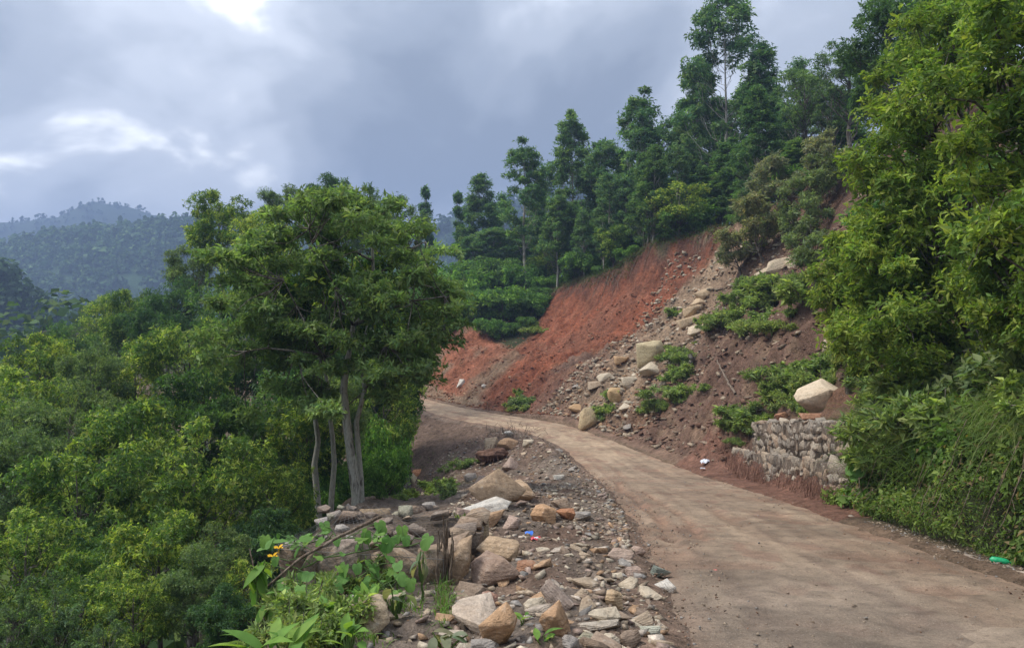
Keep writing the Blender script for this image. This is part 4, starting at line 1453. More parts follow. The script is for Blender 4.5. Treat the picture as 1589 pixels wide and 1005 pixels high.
def creeper():
    rng = np.random.default_rng(401)
    n = 40000
    s = rng.uniform(4.5, 15.1, n)
    e = .40 + 1.25 * rng.random(n) ** 1.1 + .18 * fbm(s * 1.3, s * 0, 3, 90)
    x, y = st_to_xy(s, e)
    z, N = ground_frame(x, y)
    lump = np.clip(.45 + fbm(s * 1.3, z * 1.7, 4, 91), 0, 1.2)
    thick = .03 + .42 * lump ** 1.5
    P = np.stack([x, y, z], 1) + N * (thick * rng.random(n) ** .45)[:, None] + np.array([0, 0, -.12]) * (thick * rng.random(n))[:, None]
    out = unit(N + np.array([-.4, 0, .3]) + .55 * rng.normal(size=(n, 3)))
    A = unit(np.array([-.2, 0, -.55]) + .85 * rng.normal(size=(n, 3)))
    patch = fbm(s * 1.1, z * 1.8, 3, 92)
    kindp = fbm(s * .7 + 4, z * 1.1, 3, 93)
    sz = np.clip(rng.lognormal(-2.65, .32, n), .03, .16) * np.where(kindp > .2, 1.5, np.where(kindp < -.25, .75, 1.0))
    V, F, nv = leaves(P, A, out, sz, sz * np.where(kindp > .2, .7, np.where(kindp < -.25, .32, .5)), .2, .25)
    c = np.where(rng.random((n, 1)) < np.clip(.3 + .6 * patch, .05, .9)[:, None], (.20, .27, .075), (.11, .175, .045)) * (1 + rng.normal(0, .22, (n, 1)))
    c = np.where((kindp > .2)[:, None], c * np.array([.8, .95, .9]), c)
    c = np.where((rng.random((n, 1)) < .07), (.25, .19, .10), c)
    me = mesh_np('creeper', V, F, M['leaf_soft'], np.repeat(np.clip(c, .01, .6), nv, 0))
    tag(link('creeper', me), 'mat of mixed creepers covering the roadside retaining wall', 'creeper', kind='stuff')
    # bare runners and dead stems showing through
    b = Bag()
    for i in range(60):
        s0, e0 = rng.uniform(4.8, 15), rng.uniform(.75, 1.25)
        t = np.linspace(0, 1, 7)
        ss = s0 + np.cumsum(rng.normal(0, .05, 7))
        ee = e0 - t * rng.uniform(.2, .7)
        xx, yy = st_to_xy(ss, np.clip(ee, .35, 2))
        zz, NN = ground_frame(xx, yy)
        Q = np.stack([xx, yy, zz], 1) + NN * rng.uniform(.1, .4)
        Vt, Ft = tube(Q, np.linspace(.007, .003, 7), 4)
        b.add(Vt, Ft)
    tag(link('dead_stems', b.mesh('dead_stems', M['wood'])), 'dead stems and runners hanging through the creeper', 'stems', kind='stuff')


def blades(P, D, N, L, W, bend, rng, seg=4):
    n = len(P)
    t = np.linspace(0, 1, seg + 1)
    S = unit(np.cross(D, N + .3 * rng.normal(size=(n, 3))))
    up_ = unit(N)
    V = []
    for k in t:
        c = P + up_ * (L * k * (1 - .45 * bend * k))[:, None] + D * (L * bend * k * k * .8)[:, None] - np.array([0, 0, 1]) * (L * bend * .5 * k ** 3)[:, None]
        w = (W * (1 - k * .95))[:, None] * S * .5
        V += [c - w, c + w]
    V = np.stack(V, 1)
    b = np.arange(n)[:, None] * (2 * (seg + 1))
    F = np.concatenate([b + np.array([[2 * k, 2 * k + 1, 2 * k + 3, 2 * k + 2]]) for k in range(seg)])
    return V.reshape(-1, 3), F, 2 * (seg + 1)


def bank_grass():
    rng = np.random.default_rng(402)
    nt_ = 1250
    s = rng.uniform(4.5, 19.0, nt_)
    u = rng.random(nt_)
    e = np.where(u < .45, .95 + .5 * rng.random(nt_), 1.2 + 3.2 * rng.random(nt_))
    keep = (s < 15.0) | ((e > 1.5) & (s < 17.5 + 1.5 * (e > 2.3))) 
    s, e, u = s[keep], e[keep], u[keep]
    per = 12
    s2 = np.repeat(s, per)
    e2 = np.repeat(e, per) + rng.normal(0, .07, len(s2))
    s2 = s2 + rng.normal(0, .08, len(s2))
    x, y = st_to_xy(s2, e2)
    z, N = ground_frame(x, y)
    n = len(x)
    k = np.clip(np.searchsorted(RS, s2), 0, len(RS) - 1)
    D = np.stack([-RN[k, 0], -RN[k, 1], np.zeros(n)], 1) + .35 * rng.normal(size=(n, 3)) * np.array([1, 1, .1]) + 1.1 * np.repeat(rng.normal(size=(len(s), 3)), per, 0) * np.array([1, 1, .1])
    D = unit(D)
    hang = np.repeat(u < .45, per)
    L = rng.uniform(.3, .85, n) * np.repeat(rng.uniform(.5, 1.3, len(s)), per)
    V, F, nv = blades(np.stack([x, y, z], 1) + N * .05, D, unit(N * .6 + np.array([0, 0, 1.2])), L, rng.uniform(.009, .026, n), np.where(hang, rng.uniform(.6, 1.6, n), rng.uniform(.4, 1.2, n)), rng)
    tuft = np.repeat(rng.random((len(s), 1)), per, 0)
    c = np.where(tuft < .3, (.10, .16, .035), np.where(tuft < .85, (.135, .215, .045), (.20, .24, .09))) * (1 + rng.normal(0, .15, (n, 1)))
    c = np.where(rng.random((n, 1)) < .07, (.26, .21, .12), c)
    me = mesh_np('grass', V, F, M['grass'], np.repeat(np.clip(c, .01, .6), nv, 0))
    tag(link('grass', me), 'long arching grass hanging over the creeper-covered wall', 'grass', kind='stuff')


creeper()
bank_grass()
# ferns and broad weeds among the grass
for i in range(95):
    s_, e_ = rnd.uniform(5, 17), rnd.uniform(.9, 3.6)
    if s_ > 15 and e_ < 2.2:
        continue
    x, y = st_to_xy(np.array([s_]), np.array([e_]))
    x, y = float(x[0]), float(y[0])
    plant('bank_weed', 'weed', i, x, y, gz(x, y) - .05, rnd.uniform(.5, 1.0), rnd.uniform(.9, 1.3), rnd.uniform(0, 6.28), 'leafy weed among the long grass on the bank above the wall', 'weed', 'weeds in the bank grass')
for i in range(16):
    s_, e_ = rnd.uniform(9, 24), rnd.uniform(4.5, 9.0)
    x, y = st_to_xy(np.array([s_]), np.array([e_]))
    x, y = float(x[0]), float(y[0])
    plant('hillside_bush', 'bush', i, x, y, gz(x, y) - .1, rnd.uniform(1.6, 3.0), rnd.uniform(1, 1.3), rnd.uniform(0, 6.28), 'green bush on the steep hillside behind the roadside shrubs', 'bush', 'bushes on the hillside behind the roadside shrubs')


# ------------------------------------------------------------------ kerb strip and mud patch
def kerb():
    rng = np.random.default_rng(5)
    o = bpy.data.objects.new('broken_kerb', None)
    col.objects.link(o)
    s0 = 7.6
    x, y = st_to_xy(np.array([s0]), np.array([.18]))
    b = Vector((float(x[0]), float(y[0]), gz(float(x[0]), float(y[0]))))
    o.location = b
    s = s0
    while s < 12.6:
        ln = rng.uniform(.25, .9)
        if rng.random() > .3:
            t = np.linspace(s, s + ln - .03, 6)
            off = .14 + rng.normal(0, .012)
            V = []
            for q, (de, dz) in enumerate(((-.08, -.06), (-.06, .022), (.05, .03), (.08, -.06))):
                xx, yy = st_to_xy(t, np.full(6, off + de))
                zz = np.interp(t, RS, RZ) + dz + rng.normal(0, .012, 6)
                V.append(np.stack([xx, yy, zz], 1) - np.array(b))
            V = np.stack(V, 1).reshape(-1, 3)
            i = np.arange(5)[:, None] * 4
            F = np.concatenate([i + np.array([[k, k + 1, k + 5, k + 4]]) for k in range(3)] + [np.array([[0, 1, 2, 3]]), np.array([[23, 22, 21, 20]])])
            link('kerb_segment', mesh_np('kerb_segment', V, F, M['concrete']), o)
        s += ln
    tag(o, 'broken mud-stained concrete kerb at the foot of the creeper-covered wall', 'kerb')


kerb()


def pale_patch():
    """a bare slab of pale mud-smeared concrete standing out of the road"""
    rng = np.random.default_rng(8)
    cxy = Vector((3.95, 5.55))
    nr, na = 14, 60
    a = np.linspace(0, 2 * np.pi, na, endpoint=False)
    rad = 1 + .42 * fbm(np.cos(a) * 1.6 + 3, np.sin(a) * 1.6, 5, 95)
    V = []
    for k in range(nr + 1):
        r = k / nr
        x = cxy.x + np.cos(a) * .9 * rad * r
        y = cxy.y + np.sin(a) * .72 * rad * r
        s, d, hw, z = road_coords(x, y)
        zz = z + .062 * (1 - r ** 3) - .035 + .012 * fbm(x * 2, y * 2, 3, 96)
        V.append(np.stack([x, y, zz], 1))
    V = np.concatenate(V)
    F = []
    i = np.arange(na)
    j = (i + 1) % na
    for k in range(nr):
        F.append(np.stack([k * na + i, (k + 1) * na + i, (k + 1) * na + j, k * na + j], 1))
    C = np.tile(np.array([.36, .275, .20]), (len(V), 1)) * (1 + .12 * fbm(V[:, 0] * 3, V[:, 1] * 3, 3, 97))[:, None]
    tag(link('pale_road_patch', mesh_np('pale_road_patch', V, np.concatenate(F), M['road'], C, True)), kind='structure')


pale_patch()
# ------------------------------------------------------------------ stones
def hull_mesh(seed, n=14, dims=(1, 1, 1), bevel=.035, sub=0, rough=.0, boxy=.5, jit=.72):
    """a broken stone: convex hull of scattered points, worn along its edges; fits a unit box times dims"""
    rng = np.random.default_rng(seed)
    D = unit(rng.normal(size=(n, 3)))
    box = D / np.abs(D).max(1, keepdims=True)
    P = (D * (1 - boxy) + box * boxy) * rng.uniform(jit, 1.0, (n, 1)) * .5
    bm = bmesh.new()
    for p in P:
        bm.verts.new(p)
    r = bmesh.ops.convex_hull(bm, input=bm.verts[:])
    junk = [g for g in r['geom_interior'] if isinstance(g, bmesh.types.BMVert)]
    if junk:
        bmesh.ops.delete(bm, geom=junk, context='VERTS')
    bmesh.ops.dissolve_limit(bm, angle_limit=.22, verts=bm.verts[:], edges=bm.edges[:])
    if bevel:
        bmesh.ops.bevel(bm, geom=bm.edges[:], offset=bevel, segments=1, affect='EDGES', profile=.5)
    bmesh.ops.triangulate(bm, faces=bm.faces[:])
    if sub:
        bmesh.ops.subdivide_edges(bm, edges=bm.edges[:], cuts=sub, use_grid_fill=True)
        bmesh.ops.triangulate(bm, faces=bm.faces[:])
    V = np.array([v.co[:] for v in bm.verts])
    lo, hi = V.min(0), V.max(0)
    V = (V - (lo + hi) / 2) / (hi - lo)
    if rough:
        n1 = fbm(V[:, 0] * 2.5 + seed, V[:, 1] * 2.5, 3, seed) + fbm(V[:, 1] * 2.5 + seed, V[:, 2] * 2.5, 3, seed + 2)
        n2 = fbm(V[:, 0] * 7 + seed, V[:, 1] * 7, 3, seed + 5) + fbm(V[:, 1] * 7 + seed, V[:, 2] * 7, 3, seed + 8)
        V *= (1 + rough * (.5 * n1 + .3 * n2))[:, None]
    F = np.array([[v.index for v in f.verts] for f in bm.faces])
    bm.free()
    return V * np.array(dims), F


STONE = []
for k in range(14):
    V, F = hull_mesh(500 + k, 9 + k % 5, bevel=.018, boxy=.72)
    STONE.append(mesh_np('stone', V, F, M['rock']))
WALLSTONE = []
for k in range(12):
    V, F = hull_mesh(560 + k, 13 + k % 4, bevel=.012, boxy=1.0, jit=.86)
    WALLSTONE.append(mesh_np('stone', V, F, M['rock']))
BOULDER = []
for k in range(12):
    V, F = hull_mesh(600 + k, 13 + k % 5, bevel=.010, sub=2, rough=.075, boxy=.78)
    BOULDER.append(mesh_np('boulder', V, F, M['rock']))
TAN, ORANGE, GREY, CREAM, BROWN, PINK, WHITE, OLIVE = ((.34, .265, .19), (.35, .225, .135), (.27, .245, .22), (.43, .365, .275), (.23, .17, .125), (.32, .235, .19), (.47, .44, .39), (.24, .23, .17))


def rock(px, py, wpx, hpx, tint, k, label, rot=0.0, tilt=(0, 0), depth=None, lift=0.0, name='boulder', Y=None, sink=.24):
    """one stone; (px, py) is the middle of its outline in the photo, it rests on the ground there"""
    p = hit(px, py + hpx * .42) if Y is None else at(px, py + hpx * .42, Y)
    w = wpx * p.y / FPX
    h = hpx * p.y / FPX
    o = link(name, BOULDER[k % len(BOULDER)], None, (p.x, p.y + w * .15, p.z + h * (.5 - sink) + lift), (tilt[0], tilt[1], rot), (w, depth if depth else w * .8, h * 1.08))
    j = random.Random(k * 7 + int(px))
    f = j.uniform(.92, 1.08)
    o.color = (tint[0] * f, tint[1] * f, tint[2] * f, 1)
    tag(o, label, 'rock')
    return o


# the heap on the shoulder, back to front
rock(762, 683, 26, 22, TAN, 0, 'tan angular rock on the crest of the mound beside the bend', .4, (.1, -.3))
rock(788, 682, 32, 20, ORANGE, 1, 'orange-tan flat-topped rock on the crest of the mound', .1)
rock(789, 668, 17, 11, WHITE, 2, 'small whitish stone on the brushy top of the mound', .7)
rock(820, 682, 18, 13, CREAM, 3, 'cream stone beside the orange rock on the mound')
rock(792, 716, 30, 20, PINK, 4, 'pinkish stone below the dark root clod', .5, (.2, -.3))
rock(866, 735, 17, 10, WHITE, 5, 'small pale stone alone on the gravel beside the road', .3)
rock(730, 735, 20, 13, GREY, 6, 'grey stone on the grassy side of the heap')
o = rock(772, 757, 92, 58, (.31, .225, .15), 7, 'large upright brown slab leaning over the rock heap', .15, (-.35, .05), .22, sink=.08)
rock(752, 742, 34, 22, PINK, 8, 'pinkish stone propped behind the large leaning slab', .4)
rock(809, 762, 52, 27, (.40, .28, .18), 9, 'thick tan block lying on the end of the leaning slab', -.2, (.05, .18), .5, lift=.10)
rock(756, 789, 84, 40, WHITE, 10, 'long whitish-grey slab under the leaning brown slab', .25, (-.15, -.22), .5)
rock(768, 798, 46, 26, ORANGE, 11, 'orange wedge-shaped rock in front of the whitish slab', .3, (0, -.25))
rock(793, 806, 34, 24, PINK, 0, 'pinkish-tan block beside the orange wedge', -.2)
rock(843, 791, 42, 34, (.40, .245, .14), 1, 'orange-tan boulder with a shaded face in the middle of the heap', .2)
rock(878, 792, 30, 17, (.36, .17, .09), 2, 'rusty orange stone at the road end of the heap', .1)
rock(905, 795, 26, 15, GREY, 3, 'flat grey stone next to the rusty orange one', .4)
rock(870, 775, 30, 14, BROWN, 4, 'long brown stone behind the rusty orange one', -.1)
rock(722, 795, 34, 30, PINK, 5, 'pinkish rock wedged at the end of the whitish slab', .3, (.2, .2))
rock(733, 838, 34, 40, BROWN, 6, 'brown rock standing behind the tall leaning slab', .2, (.1, .2))
rock(717, 868, 42, 74, (.37, .265, .175), 7, 'tall tan slab leaning beside the end of the wire basket', .9, (.1, .42), .2, sink=.05)
rock(772, 853, 66, 36, (.40, .29, .19), 8, 'broad tan boulder behind the flat-topped one', .1, sink=.0)
rock(768, 874, 76, 44, (.29, .205, .155), 9, 'broad flat-topped brown boulder with a dark underside', .05, (.08, 0), .45)
rock(818, 873, 34, 18, (.30, .16, .10), 10, 'small rust-brown pointed rock beside the flat-topped boulder', -.3)
rock(764, 893, 26, 16, GREY, 11, 'rounded dark grey stone under the flat-topped boulder')
rock(725, 915, 58, 30, BROWN, 0, 'low rounded brown rock between slab and boulder', .2)
rock(757, 923, 32, 22, (.25, .14, .10), 1, 'dark reddish broken rock beside the low rounded one', .2)
rock(735, 952, 76, 42, (.42, .345, .275), 2, 'wide flat pale slab lying beside the grass tuft', .25, (.12, .06), .55, sink=.25)
rock(778, 968, 62, 62, (.41, .26, .15), 3, 'orange-tan slab tilted up on its edge', .8, (.15, -.62), .24, sink=.15)
rock(862, 955, 56, 52, (.38, .235, .135), 4, 'orange pyramid-shaped boulder with a pale face', .5, (0, .1))
rock(866, 925, 58, 26, (.26, .205, .17), 5, 'long grey-brown slab leaning behind the pyramid-shaped boulder', -.5, (0, .55), .16, sink=0)
rock(832, 936, 40, 22, CREAM, 6, 'cream-topped broken rock behind the tilted orange slab', .3)
rock(905, 917, 28, 18, TAN, 7, 'tan stone alone in the trampled gravel')
rock(963, 855, 40, 22, (.36, .27, .215), 8, 'pinkish-grey rock with a dark hollow under it by the road edge', .1)
rock(990, 848, 24, 15, PINK, 9, 'small reddish rock behind the pinkish-grey one')
rock(985, 881, 28, 15, PINK, 10, 'pinkish flat stone among the stones by the road edge', .3)
rock(1027, 884, 36, 18, (.17, .19, .16), 11, 'dark greenish slab tipped toward the road', .2, (0, .35), .14)
rock(1034, 903, 34, 20, WHITE, 0, 'whitish splinter of rock at the road edge', -.5, (0, .5), .08)
rock(952, 922, 30, 30, (.40, .29, .18), 1, 'upright tan block among the pale slabs', .3)
rock(938, 952, 52, 20, CREAM, 2, 'long pale wedge-shaped slab in the rubble', .15)
rock(932, 968, 66, 15, (.38, .33, .27), 3, 'narrow pale slab lying like a plank in the rubble', .12, (0, -.12), .14)
rock(998, 956, 32, 20, TAN, 4, 'tan slanting block near the gravel edge', -.3, (0, -.3))
rock(1008, 972, 30, 16, (.36, .36, .29), 5, 'pale stone with a greenish corner near the gravel edge', .2)
rock(980, 986, 36, 22, BROWN, 6, 'dark brown block between pale slabs', .1)
rock(948, 988, 36, 20, CREAM, 7, 'cream broken block beside the dark brown one', .3)
rock(912, 985, 30, 18, OLIVE, 8, 'olive-grey stone behind the cream broken block')
rock(885, 990, 28, 22, GREY, 9, 'grey thin stone on edge in front of the pyramid-shaped boulder', .9, (0, .8), .1)
rock(575, 948, 50, 66, (.36, .285, .195), 10, 'upright tan standing stone among the squash leaves', .5, (.0, .18), .35)
rock(606, 925, 50, 20, (.39, .31, .235), 11, 'flat tan stone behind the standing stone', .2, (0, -.15))
rock(526, 945, 50, 13, (.44, .35, .235), 0, 'pale narrow stone lying against the standing stone', .1, (0, -.38), .12)
rock(462, 985, 56, 24, (.36, .28, .21), 1, 'pinkish-tan stone behind the big bright leaves', .3)
rock(700, 985, 46, 20, (.38, .32, .25), 2, 'pale slab half buried beside the wilted sprig', .3, (0, .2))
# on the slip
rock(1012, 542, 44, 44, (.36, .30, .185), 3, 'large khaki boulder with a cracked face on the slip debris', .3, (0, -.15))
rock(1012, 566, 44, 20, CREAM, 4, 'long cream rock just below the large khaki boulder', .2, (0, -.35))
rock(976, 586, 24, 19, CREAM, 5, 'rounded cream rock below the khaki boulder', .2)
rock(958, 606, 34, 24, (.38, .26, .135), 6, 'orange-cream broken rock low on the debris', .3)
rock(918, 640, 50, 40, (.36, .28, .17), 7, 'big tan slab tilted against the foot of the debris beside the road', .4, (0, -.6), .9)
rock(897, 627, 30, 13, (.37, .24, .13), 8, 'flat orange slab near the foot of the debris')
rock(940, 578, 26, 14, CREAM, 9, 'flat cream stone on the debris slope', .1)
rock(925, 592, 26, 13, TAN, 10, 'tan stone beside the flat cream one on the debris slope')
rock(966, 553, 26, 15, (.38, .25, .14), 11, 'orange stone just uphill of the cream ones')
rock(715, 588, 14, 13, WHITE, 0, 'small white boulder at the foot of the far red bank')
rock(751, 594, 9, 7, WHITE, 1, 'tiny white stone by the road under the far red bank')
rock(1277, 604, 84, 62, (.56, .46, .34), 2, 'big cream and tan boulder sitting on top of the stone-filled wall', .3, (0, -.3), sink=.4)
rock(1300, 530, 38, 24, TAN, 3, 'tan rock half hidden under the yellow-green shrub')
rock(1215, 640, 24, 14, (.32, .16, .10), 4, 'red-brown stone at the top of the stone-filled wall')
rock(1262, 640, 40, 12, (.30, .16, .10), 5, 'long red-brown slab on the wall below the big cream boulder')
# ledges of bedrock laid bare
for i, (px, py, w, h, lab) in enumerate(((1078, 476, 46, 13, 'lowest thin orange ledge of bedrock bared by the slip'), (1088, 462, 50, 12, 'second thin orange ledge of bedrock bared by the slip'),
                                         (1070, 492, 40, 12, 'tan ledge under the orange bedrock ledges'), (1096, 448, 44, 12, 'uppermost orange ledge of the bedrock bared by the slip'),
                                         (1082, 506, 40, 14, 'cream tilted slab beside the bright weeds on the debris'), (1210, 405, 46, 18, 'cream ledge among the slid shrubs'),
                                         (1240, 395, 50, 18, 'cream ledge next to the dark roots among the slid shrubs'), (1190, 420, 40, 14, 'tan ledge below the slid shrubs'),
                                         (1262, 300, 34, 16, 'tan ledge near the head of the slope'))):
    rock(px, py, w * (.75 + .12 * (i % 3)), h * 1.35, (.38, .285, .185) if i < 4 else (.42, .345, .25), i + 3, lab, .2 + .35 * ((i * 5) % 3 - 1), (.12 * (i % 3 - 1), -.3 - .12 * (i % 2)), .8, name='rock_ledge')


# loose stones: each its own object, on the shoulder, the mound and the slip
def loose(n, srange, fun, size, tints, label, group, seed):
    rg = random.Random(seed)
    for i in range(n):
        s_ = rg.uniform(*srange)
        d_ = fun(rg, s_)
        k = int(np.clip(np.searchsorted(RS, s_), 0, len(RS) - 1))
        x, y = RC[k] + RN[k] * (d_ + (RHW[k] if d_ > 0 else -RHW[k]))
        w = size(rg)
        t = rg.choice(tints)
        f = rg.uniform(.8, 1.15)
        hh = w * rg.uniform(.22, .55)
        o = link('stone', STONE[rg.randrange(14)], None, (x, y, gz(x, y) + hh * .10), (rg.uniform(-.35, .35), rg.uniform(-.35, .35), rg.uniform(0, 6.28)), (w, w * rg.uniform(.5, .9), hh))
        o.color = (t[0] * f, t[1] * f, t[2] * f, 1)
        tag(o, label, 'stone', group)


MIX = [TAN, GREY, PINK, BROWN, CREAM, ORANGE, CREAM, TAN, (.38, .32, .26)]
loose(125, (4.4, 8.8), lambda r, s: -(.02 + 1.75 * r.random() ** 1.2), lambda r: .07 + .22 * r.random() ** 2.2, MIX, 'loose angular stone in the rubble along the road edge', 'loose stones along the road edge', 1)
loose(52, (8.8, 17), lambda r, s: -(.15 + 3.2 * r.random()), lambda r: .08 + .22 * r.random() ** 2, MIX, 'loose angular stone on the shoulder around the rock heap', 'loose stones around the rock heap', 2)
loose(34, (23, 35), lambda r, s: -(.3 + 2.8 * r.random()), lambda r: .12 + .35 * r.random() ** 2, MIX, 'loose stone on the brown mound beside the bend', 'loose stones on the mound', 3)
loose(62, (34.0, 41.0), lambda r, s: .5 + 9.5 * r.random(), lambda r: .2 + .5 * r.random() ** 2, [CREAM, TAN, ORANGE, TAN, GREY], 'loose stone in the pale debris tongue of the slip', 'loose stones in the slip debris', 4)


# finer rubble: too many to count
def rubble(name, n, srange, dfun, size, tints, label, seed):
    rng = np.random.default_rng(seed)
    sh = []
    for k in range(6):
        V, F = hull_mesh(900 + k + seed, 8, bevel=0, boxy=.6)
        sh.append((V, F))
    s = rng.uniform(*srange, n)
    d = dfun(rng, s)
    k = np.clip(np.searchsorted(RS, s), 0, len(RS) - 1)
    q = d + np.sign(d) * RHW[k]
    x, y = RC[k, 0] + RN[k, 0] * q, RC[k, 1] + RN[k, 1] * q
    z = height(x, y)
    w = size(rng, n)
    a = rng.uniform(0, 6.28, n)
    b = Bag()
    T = np.array(tints)[rng.integers(0, len(tints), n)] * rng.uniform(.75, 1.15, (n, 1))
    for i in range(n):
        V, F = sh[i % 6]
        V = V * np.array([1, rng.uniform(.5, .9), rng.uniform(.3, .6)]) * w[i]
        tx = rng.normal(0, .25)
        c, sn = math.cos(a[i]), math.sin(a[i])
        V = np.stack([V[:, 0] * c - V[:, 1] * sn, V[:, 0] * sn + V[:, 1] * c, V[:, 2] + tx * V[:, 0]], 1)
        b.add(V + np.array([x[i], y[i], z[i] + w[i] * .08]), F, T[i])
    tag(link(name, b.mesh(name, M['soil_stone'])), label, 'rubble', kind='stuff')


M['soil_stone'] = soil_material('stone_chips', .0, .9, .35)
rubble('rubble', 5600, (4.0, 18), lambda r, s: -(.001 + 3.0 * r.random(len(s)) ** 1.25), lambda r, n: .022 + .11 * r.random(n) ** 3, MIX + [BROWN, BROWN], 'fine stone rubble strewn over the shoulder beside the road', 11)
rubble('rubble', 2200, (18, 40), lambda r, s: -(.1 + 5.0 * r.random(len(s)) ** 1.1), lambda r, n: .05 + .16 * r.random(n) ** 3, MIX + [BROWN, BROWN], 'fine rubble on the mound and the fill slope', 12)
rubble('rubble', 4200, (33.5, 42.5), lambda r, s: .3 + 11.5 * r.random(len(s)) ** 1.2, lambda r, n: .08 + .38 * r.random(n) ** 3, [TAN, CREAM, ORANGE, BROWN, CREAM, TAN, (.26, .14, .085)], 'broken stone of the pale debris tongue below the red slip', 13)
rubble('rubble', 2600, (40.5, 60), lambda r, s: .2 + 10.5 * r.random(len(s)) ** 1.8, lambda r, n: .06 + .22 * r.random(n) ** 3, [(.27, .12, .07), (.24, .09, .05), ORANGE, (.27, .12, .07)], 'red clods at the foot of the slip', 14)
rubble('rubble', 2000, (24.5, 34), lambda r, s: .3 + 9 * r.random(len(s)), lambda r, n: .06 + .34 * r.random(n) ** 3, [BROWN, (.20, .115, .08), TAN, (.17, .10, .07), (.17, .10, .07)], 'brown clods on the eroded debris slope', 15)
rubble('gravel', 1500, (3.6, 12.5), lambda r, s: .05 + .4 * r.random(len(s)), lambda r, n: .012 + .045 * r.random(n) ** 3, [TAN, BROWN, GREY], 'gravel along the foot of the roadside wall', 16)


def road_grit():
    rng = np.random.default_rng(17)
    n = 5200
    s = 3.4 + 22 * rng.random(n) ** 1.5
    k = np.clip(np.searchsorted(RS, s), 0, len(RS) - 1)
    side = rng.random(n)
    q = np.where(side < .5, -RHW[k] + .9 * rng.random(n) ** 1.6, np.where(side < .75, RHW[k] - .7 * rng.random(n) ** 1.6, rng.uniform(-1, 1, n) * RHW[k]))
    x, y = RC[k, 0] + RN[k, 0] * q, RC[k, 1] + RN[k, 1] * q
    z = np.interp(s, RS, RZ) + rut_field(s, q, RHW[k])[0]
    V0, F0 = hull_mesh(950, 7, bevel=0)
    w = .007 + .04 * rng.random(n) ** 5 + .03 * (q < -RHW[k] + .3) * rng.random(n) ** 2
    a = rng.uniform(0, 6.28, n)
    V = V0[None] * w[:, None, None] * np.array([1, .7, .5])
    X = V[..., 0] * np.cos(a)[:, None] - V[..., 1] * np.sin(a)[:, None] + x[:, None]
    Yv = V[..., 0] * np.sin(a)[:, None] + V[..., 1] * np.cos(a)[:, None] + y[:, None]
    Z = V[..., 2] + z[:, None] + .004
    VV = np.stack([X, Yv, Z], -1).reshape(-1, 3)
    F = (np.arange(n)[:, None, None] * len(V0) + F0[None]).reshape(-1, 3)
    T = np.array([TAN, BROWN, GREY, (.25, .15, .1)])[rng.integers(0, 4, n)]
    tag(link('grit', mesh_np('grit', VV, F, M['soil_stone'], np.repeat(T, len(V0), 0))), 'grit and crumbs of mud scattered over the road surface', 'grit', kind='stuff')


road_grit()
